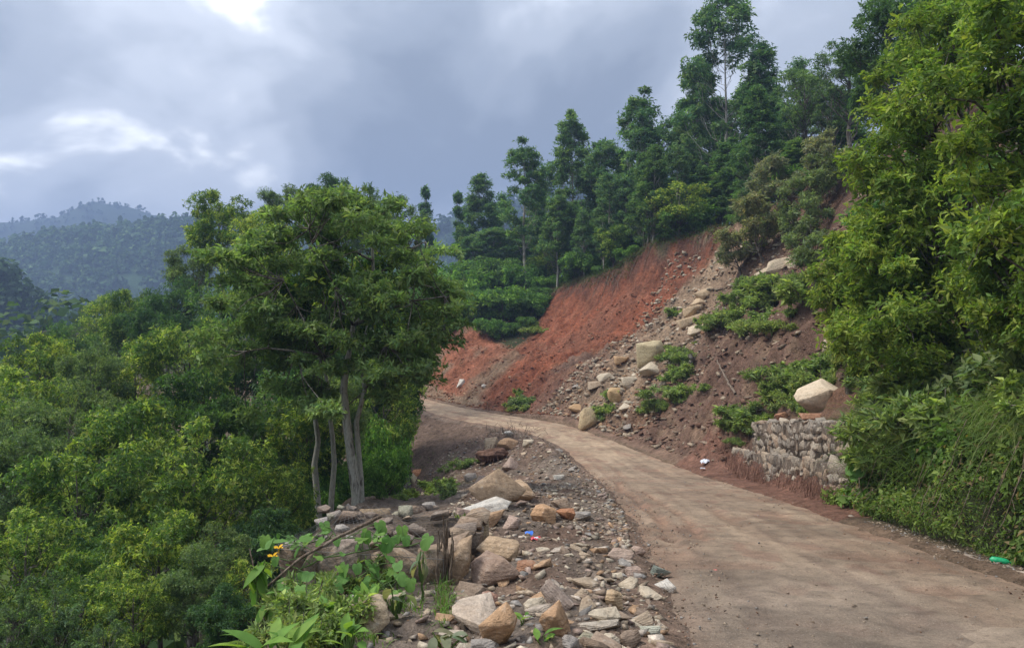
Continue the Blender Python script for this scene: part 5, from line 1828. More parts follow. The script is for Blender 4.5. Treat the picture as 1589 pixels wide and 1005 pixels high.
# ------------------------------------------------------------------ stone-filled wire walls
def gabion(name, label, origin, ux, uz, length, depth, courses, seed, size, tints, step_in=0.0, first_skip=0.0, cap_top=False, wire_step=.13, slope=0.0):
    """a wire-basket wall seen from its road face.  ux: along the wall, inward normal = ux x up.  courses: list of (height, start, end)"""
    rg = random.Random(seed)
    root = bpy.data.objects.new(name, None)
    col.objects.link(root)
    root.location = origin
    ux = Vector(ux).normalized()
    nin = Vector((ux.y, -ux.x, 0)).normalized()                     # into the hill
    up_ = Vector((0, 0, 1))
    z = 0.0
    wb = Bag()
    wires = []
    ang = math.atan2(ux.y, ux.x)
    for ci, (h, a0, a1) in enumerate(courses):
        zz = 0.0
        inset = step_in * ci
        while zz < h - .04:
            rh = min(rg.uniform(.75, 1.25) * size * .72, h - zz)
            if h - zz - rh < size * .3:
                rh = h - zz
            t = a0
            while t < a1 - .02:
                w = rg.uniform(.5, 1.75) * size
                w = min(w, a1 - t)
                hh = rh * rg.uniform(.75, 1.35)
                bulge = .03 * math.sin(t * 2.6 + ci) + rg.uniform(-.015, .02)
                p = ux * (t + w / 2) + nin * (inset + size * .42 - bulge) + up_ * (z + zz + rh / 2 + rg.uniform(-.035, .035) - slope * (t + w / 2))
                o = link('stone', WALLSTONE[rg.randrange(12)], root, p, (rg.uniform(-.15, .15), rg.uniform(-.45, .45), ang + rg.uniform(-.2, .2)), (w * 1.14, size * 1.0, hh * 1.16))
                c = rg.choice(tints)
                f = rg.uniform(.8, 1.15)
                o.color = (c[0] * f, c[1] * f, c[2] * f, 1)
                t += w
            zz += rh
        if cap_top:                                                  # the open end shows stones too
            zz = 0.0
            while zz < h - .05:
                rh = min(rg.uniform(.8, 1.2) * size * .75, h - zz)
                dd = size * .9
                while dd < depth:
                    w = rg.uniform(.7, 1.4) * size
                    o = link('stone', STONE[rg.randrange(14)], root, ux * (a0 + .14) + nin * (dd + w / 2) + up_ * (z + zz + rh / 2), (rg.uniform(-.2, .2), rg.uniform(-.2, .2), ang + 1.57), (w * 1.05, size, rh * 1.1))
                    c = rg.choice(tints)
                    o.color = (*c, 1)
                    dd += w
                zz += rh
        # the basket's wire: rims and a diamond net just off the stones
        f0 = nin * (inset - .035)
        A = [ux * a0 + f0 + up_ * (z - slope * a0), ux * a1 + f0 + up_ * (z - slope * a1), ux * a1 + f0 + up_ * (z + h - slope * a1), ux * a0 + f0 + up_ * (z + h - slope * a0)]
        for i in range(4):
            wires.append((A[i], A[(i + 1) % 4], .003))
        n = int((a1 - a0) / wire_step)
        for i in range(-int(h / wire_step), n + 1):
            for sg in (1, -1):
                t0 = a0 + i * wire_step
                t1 = t0 + h
                lo, hi = max(t0, a0), min(t1, a1)
                if hi - lo < .03:
                    continue
                z0 = (lo - t0) if sg > 0 else h - (lo - t0)
                z1 = (hi - t0) if sg > 0 else h - (hi - t0)
                wires.append((ux * lo + f0 + up_ * (z + z0 - slope * lo), ux * hi + f0 + up_ * (z + z1 - slope * hi), .0018))
        if cap_top:
            for i in range(int((a1 - a0) / wire_step)):
                t0 = a0 + i * wire_step
                q0 = f0 + up_ * (z + h + .02 - slope * t0)
                wires.append((ux * t0 + q0, ux * min(t0 + depth * .7, a1) + q0 + nin * depth, .0016))
                wires.append((ux * t0 + q0 + nin * depth, ux * min(t0 + depth * .7, a1) + q0, .0016))
        z += h
    for a, b, r in wires:
        V, F = tube([a[:], ((a + b) / 2)[:], b[:]], [r] * 3, 4)
        wb.add(V, F)
    link('wire_mesh', wb.mesh('wire_mesh', M['wire'], True), root)
    # packed earth behind the stones
    bb = Bag()
    z = 0.0
    for ci, (h, a0, a1) in enumerate(courses):
        d0, d1 = step_in * ci + size * (.45 if cap_top else .12), step_in * ci + depth
        P = [ux * t + nin * d + up_ * (z + zq - slope * t) for t in (a0 + (.3 if cap_top else .03), a1 - .03) for d in (d0, d1) for zq in (-.02, h - (.10 if cap_top else .04))]
        bb.add([p[:] for p in P], np.array([[0, 1, 3, 2], [4, 6, 7, 5], [0, 4, 5, 1], [2, 3, 7, 6], [1, 5, 7, 3], [0, 2, 6, 4]]), (.19, .145, .11))
        z += h
    link('earth_core', bb.mesh('earth_core', M['soil']), root)
    tag(root, label, 'gabion wall')
    return root


p0 = at(1322, 782, 14.7)
p1 = at(1130, 729, 25.3)
p0.z -= .10
p1.z -= .10
gdir = Vector((p1.x - p0.x, p1.y - p0.y, 0))
glen = gdir.length
gsl = (p0.z - p1.z) / glen
GT = [(.33, .265, .20), (.30, .255, .205), (.27, .235, .195), (.32, .235, .17), (.35, .30, .24), (.25, .215, .18)]
gabion('gabion_wall', 'long wall of stone-filled wire baskets holding the slip above the road', p0, gdir, None, glen, .8, [(.92, 0, glen), (.88, -.2, glen * .74)], 21, .27, GT, .12, slope=gsl, wire_step=.16)
# nearer basket on the downhill edge
n0 = at(425, 890, 7.7)
n1 = at(690, 893, 7.35)
ztop = -2.23
b0 = Vector((n1.x, n1.y, ztop - .62))
gabion('gabion_basket', 'sagging stone-filled wire basket on the downhill edge, overgrown with squash vine', b0, Vector((n0.x - n1.x, n0.y - n1.y, 0)), None, (n1 - n0).length, 1.9, [(.6, 0, (n1 - n0).length)], 22, .30,
       [(.24, .175, .125), (.28, .21, .15), (.2, .16, .13), (.34, .26, .17)], cap_top=True, wire_step=.12)
# stones and trash on the basket's top
rt = random.Random(31)
for i in range(30):
    u, v = rt.random(), rt.random()
    x = n0.x + (n1.x - n0.x) * u
    y = 7.75 + 1.75 * v
    w = rt.uniform(.1, .26)
    o = link('stone', STONE[rt.randrange(14)], None, (x, y, ztop - .04 + rt.uniform(-.02, .03)), (rt.uniform(-.2, .2), rt.uniform(-.2, .2), rt.uniform(0, 6.28)), (w, w * .7, w * .45))
    c = rt.choice([BROWN, GREY, TAN, (.2, .16, .13), OLIVE])
    o.color = (*c, 1)
    tag(o, 'small flat stone packed on top of the sagging wire basket', 'stone', 'stones on top of the wire basket')
for px, py, w, h, c, k, lab in ((541, 806, 30, 20, (.36, .32, .25), 3, 'rounded pale stone at the outer corner of the wire basket'),
                                (580, 793, 46, 24, (.36, .26, .165), 5, 'tan flat rock in the stone pile behind the wire basket'),
                                (618, 796, 34, 20, OLIVE, 7, 'olive-grey rock in the stone pile behind the wire basket'),
                                (640, 785, 30, 16, BROWN, 9, 'brown rock in the stone pile behind the wire basket'),
                                (665, 780, 22, 14, GREY, 2, 'grey stone beside the bush behind the wire basket'),
                                (640, 735, 26, 20, (.36, .30, .2), 4, 'cream stone above the bright weeds on the heap'),
                                (648, 728, 20, 10, (.42, .19, .09), 6, 'rusty orange stone above the bright weeds on the heap')):
    rock(px, py, w, h, c, k, lab, .3)
# end post: bundle of rusty wire and roots at the basket's corner
eb = Bag()
rg = np.random.default_rng(3)
for i in range(16):
    a = np.array([n1.x + rg.normal(0, .035), 7.45 + rg.normal(0, .05), ztop - .62])
    b = a + np.array([rg.normal(0, .04), rg.normal(0, .04), .82 + rg.normal(0, .07)])
    V, F = tube(curve_pts(a, b, 0, 6, rg, .03), np.linspace(.018, .008, 6), 5)
    eb.add(V, F)
tag(link('stake', eb.mesh('stake', M['wood'], True)), 'dark splintered stake bound with roots at the corner of the wire basket', 'stake')


# dead stems along the foot of the long wall
def dry_stems():
    rg = np.random.default_rng(44)
    b = Bag()
    for i in range(240):
        t = rg.random()
        q = p0.lerp(p1, t)
        e_ = rg.uniform(.10, .42)
        x, y = q.x - e_, q.y
        z = gz(x, y) - .03
        h = rg.uniform(.16, .42)
        a = np.array([x, y, z])
        c = a + np.array([rg.normal(.06, .03), rg.normal(0, .04), h])
        V, F = tube([a, (a + c) / 2 + rg.normal(0, .01, 3), c], [.009, .007, .003], 4)
        b.add(V, F, np.array((.20, .11, .08)) * rg.uniform(.7, 1.3))
    tag(link('dry_stems', b.mesh('dry_stems', M['soil_stone'])), 'fringe of dead reddish stems along the foot of the stone-filled wall', 'stems', kind='stuff')


dry_stems()
# ------------------------------------------------------------------ weeds on the slip and along the heap
def weed_px(px, py, h, w=1.0, v=0, label='', group=None, name='weed_clump', kind='weed'):
    p = hit(px, py)
    if p is None:
        return
    plant(name, kind, v, p.x, p.y, p.z - .05, h, w, rnd.uniform(0, 6.28), label, 'weeds', group)


rw = random.Random(77)
for cx_, cy_, n, sx, sy, h, lab, grp in (
        (1140, 500, 16, 34, 16, 1.1, 'bright green weed clump on the slip above the wooden stake', 'weeds on the slip above the stake'),
        (1205, 445, 13, 34, 12, 1.1, 'green weed clump on the slip below the slid shrubs', 'weeds below the slid shrubs'),
        (1050, 570, 12, 14, 26, .9, 'green weed clump beside the khaki boulder', 'weeds beside the khaki boulder'),
        (1020, 630, 8, 16, 16, .7, 'weed clump low on the debris above the road', 'weeds low on the debris'),
        (940, 635, 6, 9, 14, .7, 'weed clump by the big tan slab at the foot of the debris', 'weeds by the tan slab'),
        (1240, 590, 14, 32, 22, .8, 'leafy weed clump around the big cream boulder', 'weeds around the cream boulder'),
        (1330, 560, 10, 26, 24, .8, 'leafy weed clump below the yellow-green shrub', 'weeds below the yellow-green shrub'),
        (1150, 655, 10, 24, 14, .75, 'light green weed clump hanging over the low end of the wall', 'weeds over the low end of the wall'),
        (1180, 350, 10, 40, 20, 1.1, 'weed clump among the slid shrubs near the head of the slope', 'weeds among the slid shrubs'),
        (812, 625, 5, 9, 8, .9, 'greyish weed clump on the red clods by the road', 'weeds on the red clods'),
        (815, 500, 8, 20, 14, 1.2, 'bright green weed clump spilling down the bank beside the slip', 'weeds spilling down the bank'),
        (632, 765, 9, 16, 8, .35, 'bright green low weeds on the heap behind the wire basket', 'weeds behind the wire basket'),
        (690, 735, 10, 40, 28, .5, 'sparse weed on the fill slope below the bend', 'weeds on the fill slope')):
    for i in range(n):
        weed_px(rw.gauss(cx_, sx * .8), rw.gauss(cy_, sy * .8), h * rw.uniform(.4, 1.1), rw.uniform(.8, 1.5), i % 3 if 'grey' in lab or 'sparse' in lab else i % 2, lab, grp)
for i in range(44):
    x, y = st_to_xy(np.array([rw.uniform(21, 37)]), np.array([1.2 + 10 * rw.random()]))
    plant('small_weed', 'weed', i, float(x[0]), float(y[0]), gz(float(x[0]), float(y[0])) - .04, rw.uniform(.2, .5), rw.uniform(.8, 1.5), rw.uniform(0, 6.28),
          'small scattered weed on the bare brown debris slope', 'weeds', 'small weeds on the debris slope')
weed_px(700, 842, .55, .65, 0, 'small dense bush growing beside the corner stake of the wire basket', None, 'small_bush')
for i, (px, py) in enumerate(((400, 985), (425, 960), (450, 972), (475, 950), (500, 985), (435, 990), (520, 962), (490, 925), (545, 912), (470, 990), (590, 900), (510, 905))):
    weed_px(px, py, .26 + .05 * (i % 4), 1.0, i % 2, 'low bright herb clump among the squash stems at the edge of the drop', 'herbs at the edge of the drop')
# line of turf and roots hanging along the crown of the slip
def turf_lip():
    rng = np.random.default_rng(61)
    nt_ = 300
    s = rng.uniform(38.5, 60, nt_)
    e = 12.55 + rng.normal(0, .25, nt_)
    per = 12
    s2 = np.repeat(s, per) + rng.normal(0, .12, nt_ * per)
    e2 = np.repeat(e, per) + rng.normal(0, .12, nt_ * per)
    x, y = st_to_xy(s2, e2)
    z, N = ground_frame(x, y)
    n = len(x)
    k = np.clip(np.searchsorted(RS, s2), 0, len(RS) - 1)
    D = unit(np.stack([-RN[k, 0], -RN[k, 1], np.zeros(n)], 1) + .6 * rng.normal(size=(n, 3)) * np.array([1, 1, .1]))
    V, F, nv = blades(np.stack([x, y, z], 1), D, unit(N + np.array([0, 0, 1])), rng.uniform(.2, .8, n), rng.uniform(.015, .035, n), rng.uniform(.5, 1.8, n), rng)
    c = np.where(rng.random((n, 1)) < .5, (.14, .085, .055), (.10, .17, .04)) * (1 + rng.normal(0, .2, (n, 1)))
    tag(link('grass', mesh_np('grass', V, F, M['grass'], np.repeat(np.clip(c, .01, .5), nv, 0))), 'fringe of turf hanging over the red head of the slip', 'grass', kind='stuff')


turf_lip()


def lip_roots():
    rng = np.random.default_rng(64)
    b = Bag()
    knots = rng.uniform(39, 60, 22)
    for i in range(110):
        s0, e0 = knots[rng.integers(0, 22)] + rng.normal(0, .3), 12.4 - abs(rng.normal(0, .25))
        t = np.linspace(0, 1, 6)
        xx, yy = st_to_xy(s0 + np.cumsum(rng.normal(0, .06, 6)), e0 - t * rng.uniform(.1, 1.0) ** 1.5)
        zz, NN = ground_frame(xx, yy)
        Vt, Ft = tube(np.stack([xx, yy, zz], 1) + NN * (.03 + .10 * rng.random()), np.linspace(.022, .006, 6), 4)
        b.add(Vt, Ft)
    tag(link('hanging_roots', b.mesh('hanging_roots', M['wood'])), 'torn roots hanging from the head of the red slip', 'roots', kind='stuff')


lip_roots()


def heap_grass():
    rng = np.random.default_rng(62)
    P = []
    for px, py, n, sx, sy in ((690, 930, 260, 12, 34), (470, 965, 700, 70, 24), (430, 930, 400, 40, 25), (520, 985, 350, 60, 12), (560, 905, 300, 70, 16), (620, 935, 120, 30, 12), (670, 720, 260, 40, 34), (650, 850, 60, 30, 8)):
        for _ in range(n):
            P.append((rng.normal(px, sx * .6), rng.normal(py, sy * .6)))
    pts = [hit(a, b, 4, 40, 240) for a, b in P]
    pts = np.array([p[:] for p in pts if p is not None])
    n = len(pts)
    D = unit(rng.normal(size=(n, 3)) * np.array([1, 1, .1]))
    V, F, nv = blades(pts, D, np.tile(np.array([0, 0, 1.0]), (n, 1)) + .25 * rng.normal(size=(n, 3)), rng.uniform(.07, .22, n), rng.uniform(.006, .014, n), rng.uniform(.3, 1.2, n), rng)
    c = np.where(rng.random((n, 1)) < .15, (.24, .2, .11), (.13, .24, .045)) * (1 + rng.normal(0, .2, (n, 1)))
    tag(link('grass', mesh_np('grass', V, F, M['grass'], np.repeat(np.clip(c, .01, .5), nv, 0))), 'short grass and herbs among the stones of the shoulder', 'grass', kind='stuff')


heap_grass()


# ------------------------------------------------------------------ plants at the edge of the shoulder, leaf by leaf
def lobed_leaf(seed, lobes=5):
    """a squash leaf: five shallow lobes, folded along the midrib, slightly cupped"""
    rng = np.random.default_rng(seed)
    n = 26
    a = np.linspace(-2.75, 2.75, n)
    r = .5 * (.62 + .38 * np.abs(np.cos(a * 1.15)) ** .8) * (1 - .10 * np.abs(a) / 2.75) + .01 * rng.normal(size=n)
    X, Yv = np.cos(a) * r, np.sin(a) * r
    edge = np.stack([X + .28, Yv, .10 * np.abs(Yv) - .25 * (X + .28) ** 2 + .015 * rng.normal(size=n)], 1)
    mid = np.stack([edge[:, 0] * .55, edge[:, 1] * .55, edge[:, 2] * .30 + .015], 1)
    V = np.concatenate([[[0, 0, 0]], mid, edge])
    i = np.arange(n - 1)
    F3 = np.stack([np.zeros(n - 1, int), 1 + i, 2 + i], 1)
    F4 = np.stack([1 + i, 1 + n + i, 2 + n + i, 2 + i], 1)
    return V, F3, F4


def lance_leaf(seed, wid=.32, curl=.35):
    t = np.linspace(0, 1, 8)
    w = wid * np.sin(np.pi * t ** .8) * .5
    z = .12 * t - curl * t * t
    V = np.concatenate([np.stack([t, 0 * t, z], 1), np.stack([t, w, z + .25 * w], 1), np.stack([t, -w, z + .25 * w], 1)])
    i = np.arange(7)
    F = np.concatenate([np.stack([i, i + 1, 8 + i + 1, 8 + i], 1), np.stack([i, 16 + i, 16 + i + 1, i + 1], 1)])
    return V, F


def leaf_obj_mesh(name, colr, kind, seed, **kw):
    rng = np.random.default_rng(seed)
    if kind == 'lobed':
        V, F3, F4 = lobed_leaf(seed)
        F = [F3, F4]
    else:
        V, F = lance_leaf(seed, **kw)
        F = [F]
    c = np.array(colr) * (1 + .12 * rng.normal(size=(len(V), 1)))
    return mesh_np(name, V, F, M['leaf_soft'], np.clip(c, .01, .7), True)


LOBED = [leaf_obj_mesh('leaf', c, 'lobed', i) for i, c in enumerate(((.14, .27, .07), (.17, .31, .08), (.12, .24, .055), (.19, .32, .07)))]
LANCE = [leaf_obj_mesh('leaf', c, 'lance', i, wid=w, curl=q) for i, (c, w, q) in enumerate((((.15, .28, .055), .36, .30), ((.19, .33, .06), .42, .45), ((.12, .24, .05), .30, .55), ((.24, .36, .07), .38, .25)))]
WILT = [leaf_obj_mesh('leaf', c, 'lance', i, wid=.42, curl=.5) for i, c in enumerate(((.24, .26, .17), (.22, .21, .13), (.27, .25, .17), (.17, .23, .13)))]


def leaf_rot(rg, az, pitch, roll):
    return Matrix.Rotation(az, 4, 'Z') @ Matrix.Rotation(-pitch, 4, 'Y') @ Matrix.Rotation(roll, 4, 'X')


def set_leaf(me, root, pos, az, pitch, roll, size):
    o = link('leaf', me, root)
    o.matrix_local = Matrix.Translation(pos) @ leaf_rot(None, az, pitch, roll) @ Matrix.Scale(size, 4)
    return o


def squash_vine():
    rg = random.Random(12)
    ng = np.random.default_rng(12)
    root = bpy.data.objects.new('squash_vine', None)
    col.objects.link(root)
    b = at(640, 870, 7.2)
    root.location = b
    sb = Bag()
    spine = []
    for chain in ([(650, 838, 7.6), (600, 845, 7.4), (555, 850, 7.3), (500, 860, 7.25), (450, 885, 7.2), (420, 910, 7.1), (400, 935, 7.0)],
                  [(600, 845, 7.4), (570, 880, 7.15), (530, 905, 7.0), (490, 930, 6.9), (450, 950, 6.8)],
                  [(640, 835, 7.6), (570, 828, 7.8), (510, 832, 7.9), (460, 842, 7.8), (425, 850, 7.7)],
                  [(570, 880, 7.15), (600, 905, 6.9), (560, 925, 6.8), (510, 950, 6.7)]):
        P = np.array([at(*q) - b for q in chain])
        t = np.linspace(0, len(P) - 1, 24)
        Q = np.stack([np.interp(t, np.arange(len(P)), P[:, k]) for k in range(3)], 1) + ng.normal(0, .008, (24, 3))
        V, F = tube(Q, np.full(24, .007), 5)
        sb.add(V, F, (.16, .22, .08))
        spine += list(Q)
    for i in range(105):
        q = np.array(rg.choice(spine))
        up_ = rg.uniform(.04, .16)
        off = np.array([rg.gauss(0, .12), rg.gauss(-.06, .12), up_])
        V, F = tube(curve_pts(q, q + off, -.1, 4, ng), np.linspace(.005, .004, 4), 4)
        sb.add(V, F, (.17, .24, .09))
        set_leaf(LOBED[rg.randrange(4)], root, Vector(q + off), rg.uniform(-2.8, -.3), rg.uniform(-1.2, .3), rg.uniform(-.6, .6), rg.uniform(.06, .19))
    link('stem', sb.mesh('stem', M['leaf_soft'], True), root)
    for px, py, sz in ((433, 845, .055), (424, 858, .06)):
        p = at(px, py, 7.45) - b
        V, F = tube([(0, 0, -.05), (0, 0, -.01), (0, 0, .008)], [.004, .007, .009], 6)
        fl = link('flower', mesh_np('flower', V, F, M['yellow'], None, True), root, p)
        for k in range(5):
            a = k / 5 * 6.283
            d = np.array([math.cos(a), math.sin(a) * .6 - .5, .35])
            V, F, _ = leaves(np.array([[0, 0, 0.]]), np.array([d]), np.array([[0, -.4, 1.0]]), sz, sz * .6, .2, .1, True)
            link('petal', mesh_np('petal', V, F, M['yellow']), fl)
    tag(root, 'squash vine with lobed leaves and yellow flowers trailing over the wire basket', 'vine')


squash_vine()


def broad_plant(name, px, py, Y, n, meshes, size, pitch, label, seed, stem_h=.1, az=(0, 6.28), cat='plant', stem_c=(.15, .22, .07)):
    rg = random.Random(seed)
    ng = np.random.default_rng(seed)
    root = bpy.data.objects.new(name, None)
    col.objects.link(root)
    p = at(px, py, Y) if Y else hit(px, py)
    root.location = p
    sb = Bag()
    g_ = gz(p.x, p.y) - p.z
    if g_ < -.05:
        V, F = tube(curve_pts(np.array([0.0, .02, g_ - .05]), np.array([0.0, 0, 0]), 0, 6, ng, .03), np.linspace(.014, .009, 6), 6)
        sb.add(V, F, stem_c)
    elif g_ > .02:
        root.location = (p.x, p.y, p.z + g_)
    for i in range(n):
        a = rg.uniform(*az)
        h = stem_h * rg.uniform(.3, 1.1)
        q = np.array([rg.gauss(0, .05), rg.gauss(0, .05), h])
        V, F = tube(curve_pts(np.array([q[0] * .3, q[1] * .3, -.06]), q, 0, 4, ng), np.linspace(.009, .005, 4), 5)
        sb.add(V, F, stem_c)
        set_leaf(meshes[rg.randrange(len(meshes))], root, Vector(q), a, rg.uniform(*pitch), rg.uniform(-.35, .35), size * rg.uniform(.7, 1.2))
    link('stem', sb.mesh('stem', M['leaf_soft'], True), root)
    tag(root, label, cat)


broad_plant('broadleaf_plant', 455, 1004, 5.0, 9, LANCE, .27, (-.1, .9), 'low plant with big bright paddle-shaped leaves at the very edge of the drop', 1, .06)
broad_plant('broadleaf_plant', 400, 1012, 4.9, 8, LANCE, .27, (-.1, .8), 'bright broad-leaved plant beside the paddle-leaved one, half over the drop', 2, .05)
broad_plant('broadleaf_plant', 540, 1000, 5.1, 9, LANCE, .20, (.0, 1.1), 'upright bright-leaved seedling in front of the standing stone', 3, .10)
broad_plant('broadleaf_plant', 500, 960, 5.9, 10, LANCE, .16, (.0, 1.1), 'cluster of bright lance-leaved seedlings behind the pinkish-tan stone', 4, .12)
broad_plant('broadleaf_plant', 560, 935, 6.1, 7, LANCE, .15, (.1, 1.2), 'small pale green seedling beside the standing stone', 5, .10)
broad_plant('broadleaf_plant', 450, 940, 6.6, 12, LANCE, .17, (-.2, 1.1), 'leafy seedling under the trailing squash stems', 6, .12)
broad_plant('drooping_plant', 400, 890, 6.9, 12, LANCE, .24, (-1.3, -.5), 'plant with long drooping leaves hanging over the drop', 7, .14)
broad_plant('drooping_plant', 420, 948, 6.6, 8, LANCE, .19, (-1.3, -.5), 'smaller drooping plant low over the drop', 8, .1)
broad_plant('wilted_sprig', 615, 935, 6.1, 6, WILT, .20, (-1.0, -.2), 'wilted grey-green sprig lying over the standing stone', 9, .16, cat='sprig')
broad_plant('wilted_sprig', 655, 885, 6.9, 6, WILT, .17, (-1.2, -.4), 'wilted sprig drooping in front of the wire basket', 10, .2, cat='sprig')
broad_plant('wilted_sprig', 690, 985, 5.4, 7, WILT, .20, (-.5, .3), 'wilted pale-leaved sprig lying on the dirt beside the flat slab', 11, .05, cat='sprig')
broad_plant('seedling', 812, 962, None, 4, LANCE, .13, (.0, .6), 'single green seedling growing beside the tilted orange slab', 12, .04)
broad_plant('seedling', 842, 985, None, 4, LANCE, .11, (.2, .8), 'tiny seedling in front of the pyramid-shaped boulder', 13, .03)
broad_plant('wall_creeper', 1338, 738, 13.9, 12, LOBED, .34, (-1.2, -.3), 'large-leaved creeper hanging at the end of the stone-filled wall', 14, .35, (1.8, 4.5))
broad_plant('wall_creeper', 1345, 705, 13.9, 8, LANCE, .32, (-1.2, -.3), 'long-leaved creeper at the top end of the stone-filled wall', 15, .25, (1.8, 4.5))


# ------------------------------------------------------------------ sticks, roots, stake
def stick(name, pts, r0, r1, label, mat='wood', cat='branch', n=18, seed=1, twigs=0):
    ng = np.random.default_rng(seed)
    P = np.array([p[:] for p in pts])
    t = np.linspace(0, len(P) - 1, n)
    Q = np.stack([np.interp(t, np.arange(len(P)), P[:, k]) for k in range(3)], 1) + ng.normal(0, r0 * .35, (n, 3))
    b = Bag()
    V, F = tube(Q, np.linspace(r0, r1, n), 7)
    b.add(V, F)
    for i in range(twigs):
        a = Q[ng.integers(2, n - 1)]
        c = a + unit(ng.normal(size=3)) * ng.uniform(.1, .35)
        V, F = tube(curve_pts(a, c, 0, 4, ng), np.linspace(r1, r1 * .3, 4), 4)
        b.add(V, F)
    tag(link(name, b.mesh(name, M[mat], True)), label, cat)


stick('fallen_branch', [at(408, 912, 7.1), at(460, 865, 7.1), at(520, 830, 7.2), at(592, 795, 7.4)], .012, .018, 'long bare stick slanting up over the wire basket')
stick('dead_twig', [at(388, 845, 7.2), at(395, 880, 7.1), at(408, 905, 7.0), at(402, 930, 7.0), at(412, 960, 6.9)], .006, .004, 'thin pale crooked twig hanging over the drop', seed=2)
h1, h2, h3 = hit(1112, 562), hit(1125, 590), hit(1140, 610)
stick('bare_branch', [h1 + Vector((0, 0, .25)), h2 + Vector((-.1, -.3, .3)), h3 + Vector((0, -.1, .1))], .03, .05, 'curved bare branch sticking out of the brown debris', seed=3, twigs=3)
h4 = hit(1071, 563)
stick('wooden_stake', [h4 + Vector((0, 0, -.2)), h4 + Vector((.03, 0, .55))], .13, .12, 'short sawn wooden stump standing among the weeds on the slip', 'bark', 'stump', 8, 4)
h5, h6 = hit(1300, 590), hit(1345, 560)
stick('fallen_pole', [h5 + Vector((0, -.1, .1)), h6 + Vector((0, -.1, .25))], .05, .04, 'dark pole lying on the slope above the big cream boulder', seed=5)


def root_clod():
    p = hit(765, 712)
    V, F = hull_mesh(777, 24, bevel=.05, sub=3, rough=.32, boxy=.15)
    w = 52 * p.y / FPX
    b = Bag()
    b.add(V * np.array([w, w * .8, w * .6]), F, (.15, .085, .06))
    ng = np.random.default_rng(6)
    for i in range(70):
        d = unit(ng.normal(size=3))
        a = d * np.array([w, w * .8, w * .6]) * .45
        c = a + np.array([d[0] * .15, d[1] * .15, -ng.uniform(.1, .4)])
        Vt, Ft = tube(curve_pts(a, c, 0, 4, ng, .1), np.linspace(.012, .004, 4), 4)
        b.add(Vt, Ft, (.17, .10, .07))
    tag(link('root_clod', b.mesh('root_clod', M['soil_stone']), None, (p.x, p.y + .1, p.z + w * .24)), 'dark red-brown clod of earth and roots on the side of the mound', 'clod')
    # dead brush on the mound top and at the foot of the red slope
    for px, py, n, sp, lab in ((790, 668, 120, 45, 'tangle of dead brush along the top of the mound'), (865, 622, 60, 14, 'tangle of dead roots at the foot of the red slope'), (915, 590, 90, 20, 'grey dead brush on the lower debris'),
                               (1245, 410, 70, 22, 'dark torn roots hanging near the head of the slope')):
        bb = Bag()
        q0 = hit(px, py)
        for i in range(n):
            q = hit(px + ng.normal(0, sp * .55), py + ng.normal(0, 5), 10, 60, 260)
            if q is None or abs(q.y - q0.y) > 4:
                continue
            a = np.array(q[:]) - np.array(q0[:])
            c = a + unit(ng.normal(size=3) + np.array([0, 0, .7])) * ng.uniform(.15, .55)
            Vt, Ft = tube(curve_pts(a, c, -.1, 5, ng, .06), np.linspace(.014, .004, 5), 4)
            bb.add(Vt, Ft)
        tag(link('dead_brush', bb.mesh('dead_brush', M['wood']), None, q0), lab, 'brush', kind='stuff')


root_clod()


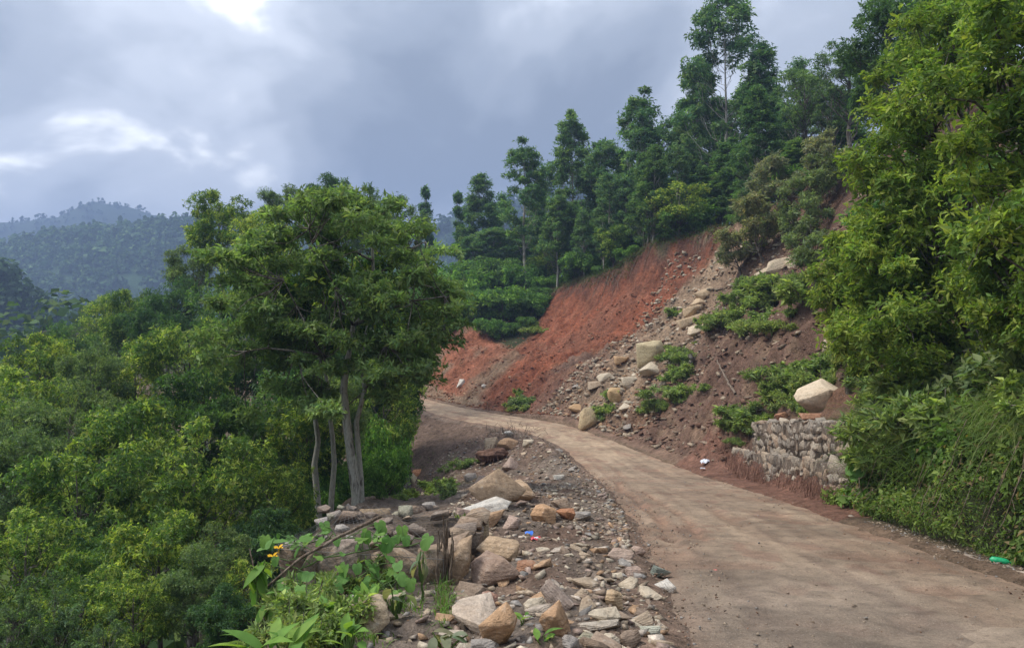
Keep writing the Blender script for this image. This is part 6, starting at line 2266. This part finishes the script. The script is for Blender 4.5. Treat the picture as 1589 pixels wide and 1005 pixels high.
# ------------------------------------------------------------------ litter
def crumpled(name, p, size, parts, label, seed):
    rg = random.Random(seed)
    root = bpy.data.objects.new(name, None)
    col.objects.link(root)
    root.location = p
    for nm, mat, off, sc in parts:
        ng = np.random.default_rng(seed + len(nm))
        n = 9
        U, W_ = np.meshgrid(np.linspace(-.5, .5, n), np.linspace(-.5, .5, n))
        Z = .30 * fbm(U * 3.1 + seed, W_ * 3.1, 3, seed) + .25 * (1 - (U ** 2 + W_ ** 2) * 2)
        V = np.stack([(U + .12 * fbm(U * 4, W_ * 4 + 3, 2, seed)).ravel(), (W_ * .8 + .1 * fbm(W_ * 4, U * 4, 2, seed)).ravel(), Z.ravel()], 1) * size * sc + np.array(off)
        i = (np.arange(n - 1)[:, None] * n + np.arange(n - 1)[None]).ravel()
        F = np.stack([i, i + 1, i + n + 1, i + n], 1)
        link(nm, mesh_np(nm, V, F, M[mat], None, False), root)
    tag(root, label, 'litter')


q = hit(825, 833)
crumpled('snack_wrapper', q + Vector((0, 0, .02)), .13, [('blue_panel', 'blue', (-.03, .05, .05), .8), ('red_panel', 'red', (.05, -.04, .0), .95), ('white_panel', 'white', (.055, -.05, .022), .4)], 'crumpled blue and red snack wrapper in the rubble', 4)
q = hit(1097, 712)
crumpled('plastic_bag', q + Vector((-.1, -.1, .03)), .28, [('bag', 'white', (0, 0, 0), 1.0)], 'crumpled white and blue plastic bag at the road side before the wall', 6)
q = hit(1094, 722)
crumpled('plastic_scrap', q + Vector((-.1, -.1, .02)), .16, [('scrap', 'white', (0, 0, 0), 1.0)], 'small pale plastic scrap just below the crumpled bag', 7)
q = hit(600, 822, 5, 12)
crumpled('paper_scrap', at(596, 820, 8.6) + Vector((0, 0, .02)), .16, [('scrap', 'white', (0, 0, 0), 1.0), ('orange_corner', 'yellow', (.03, -.04, .01), .5)], 'white and orange paper scrap on top of the wire basket', 8)
q = hit(1110, 887, 3, 20)
crumpled('pink_scrap', q + Vector((0, 0, .035)), .09, [('scrap', 'pink', (0, 0, 0), 1.0)], 'flat pink scrap lying on the road', 9)


def bottle():
    q = hit(1560, 866)
    prof = [(0, .0), (.02, .030), (.06, .034), (.13, .034), (.155, .030), (.175, .016), (.20, .013), (.205, .016), (.22, .016), (.222, 0)]
    P = np.array([[a, 0, 0] for a, _ in prof])
    V, F = tube(P, [max(r, .001) for _, r in prof], 12)
    root = bpy.data.objects.new('plastic_bottle', None)
    col.objects.link(root)
    root.location = q + Vector((-.22, -.05, .05))
    root.rotation_euler = (0, .12, -.35)
    root.scale = (1.15, 1.15, 1.15)
    n = 12
    body = mesh_np('body', V[:8 * n], F[:7 * n], M['green_plastic'], None, True)
    link('body', body, root)
    cap = V[7 * n:]
    link('cap', mesh_np('cap', cap, F[:2 * n], M['white'], None, True), root)
    tag(root, 'green plastic bottle lying at the foot of the creeper-covered wall', 'bottle')


bottle()
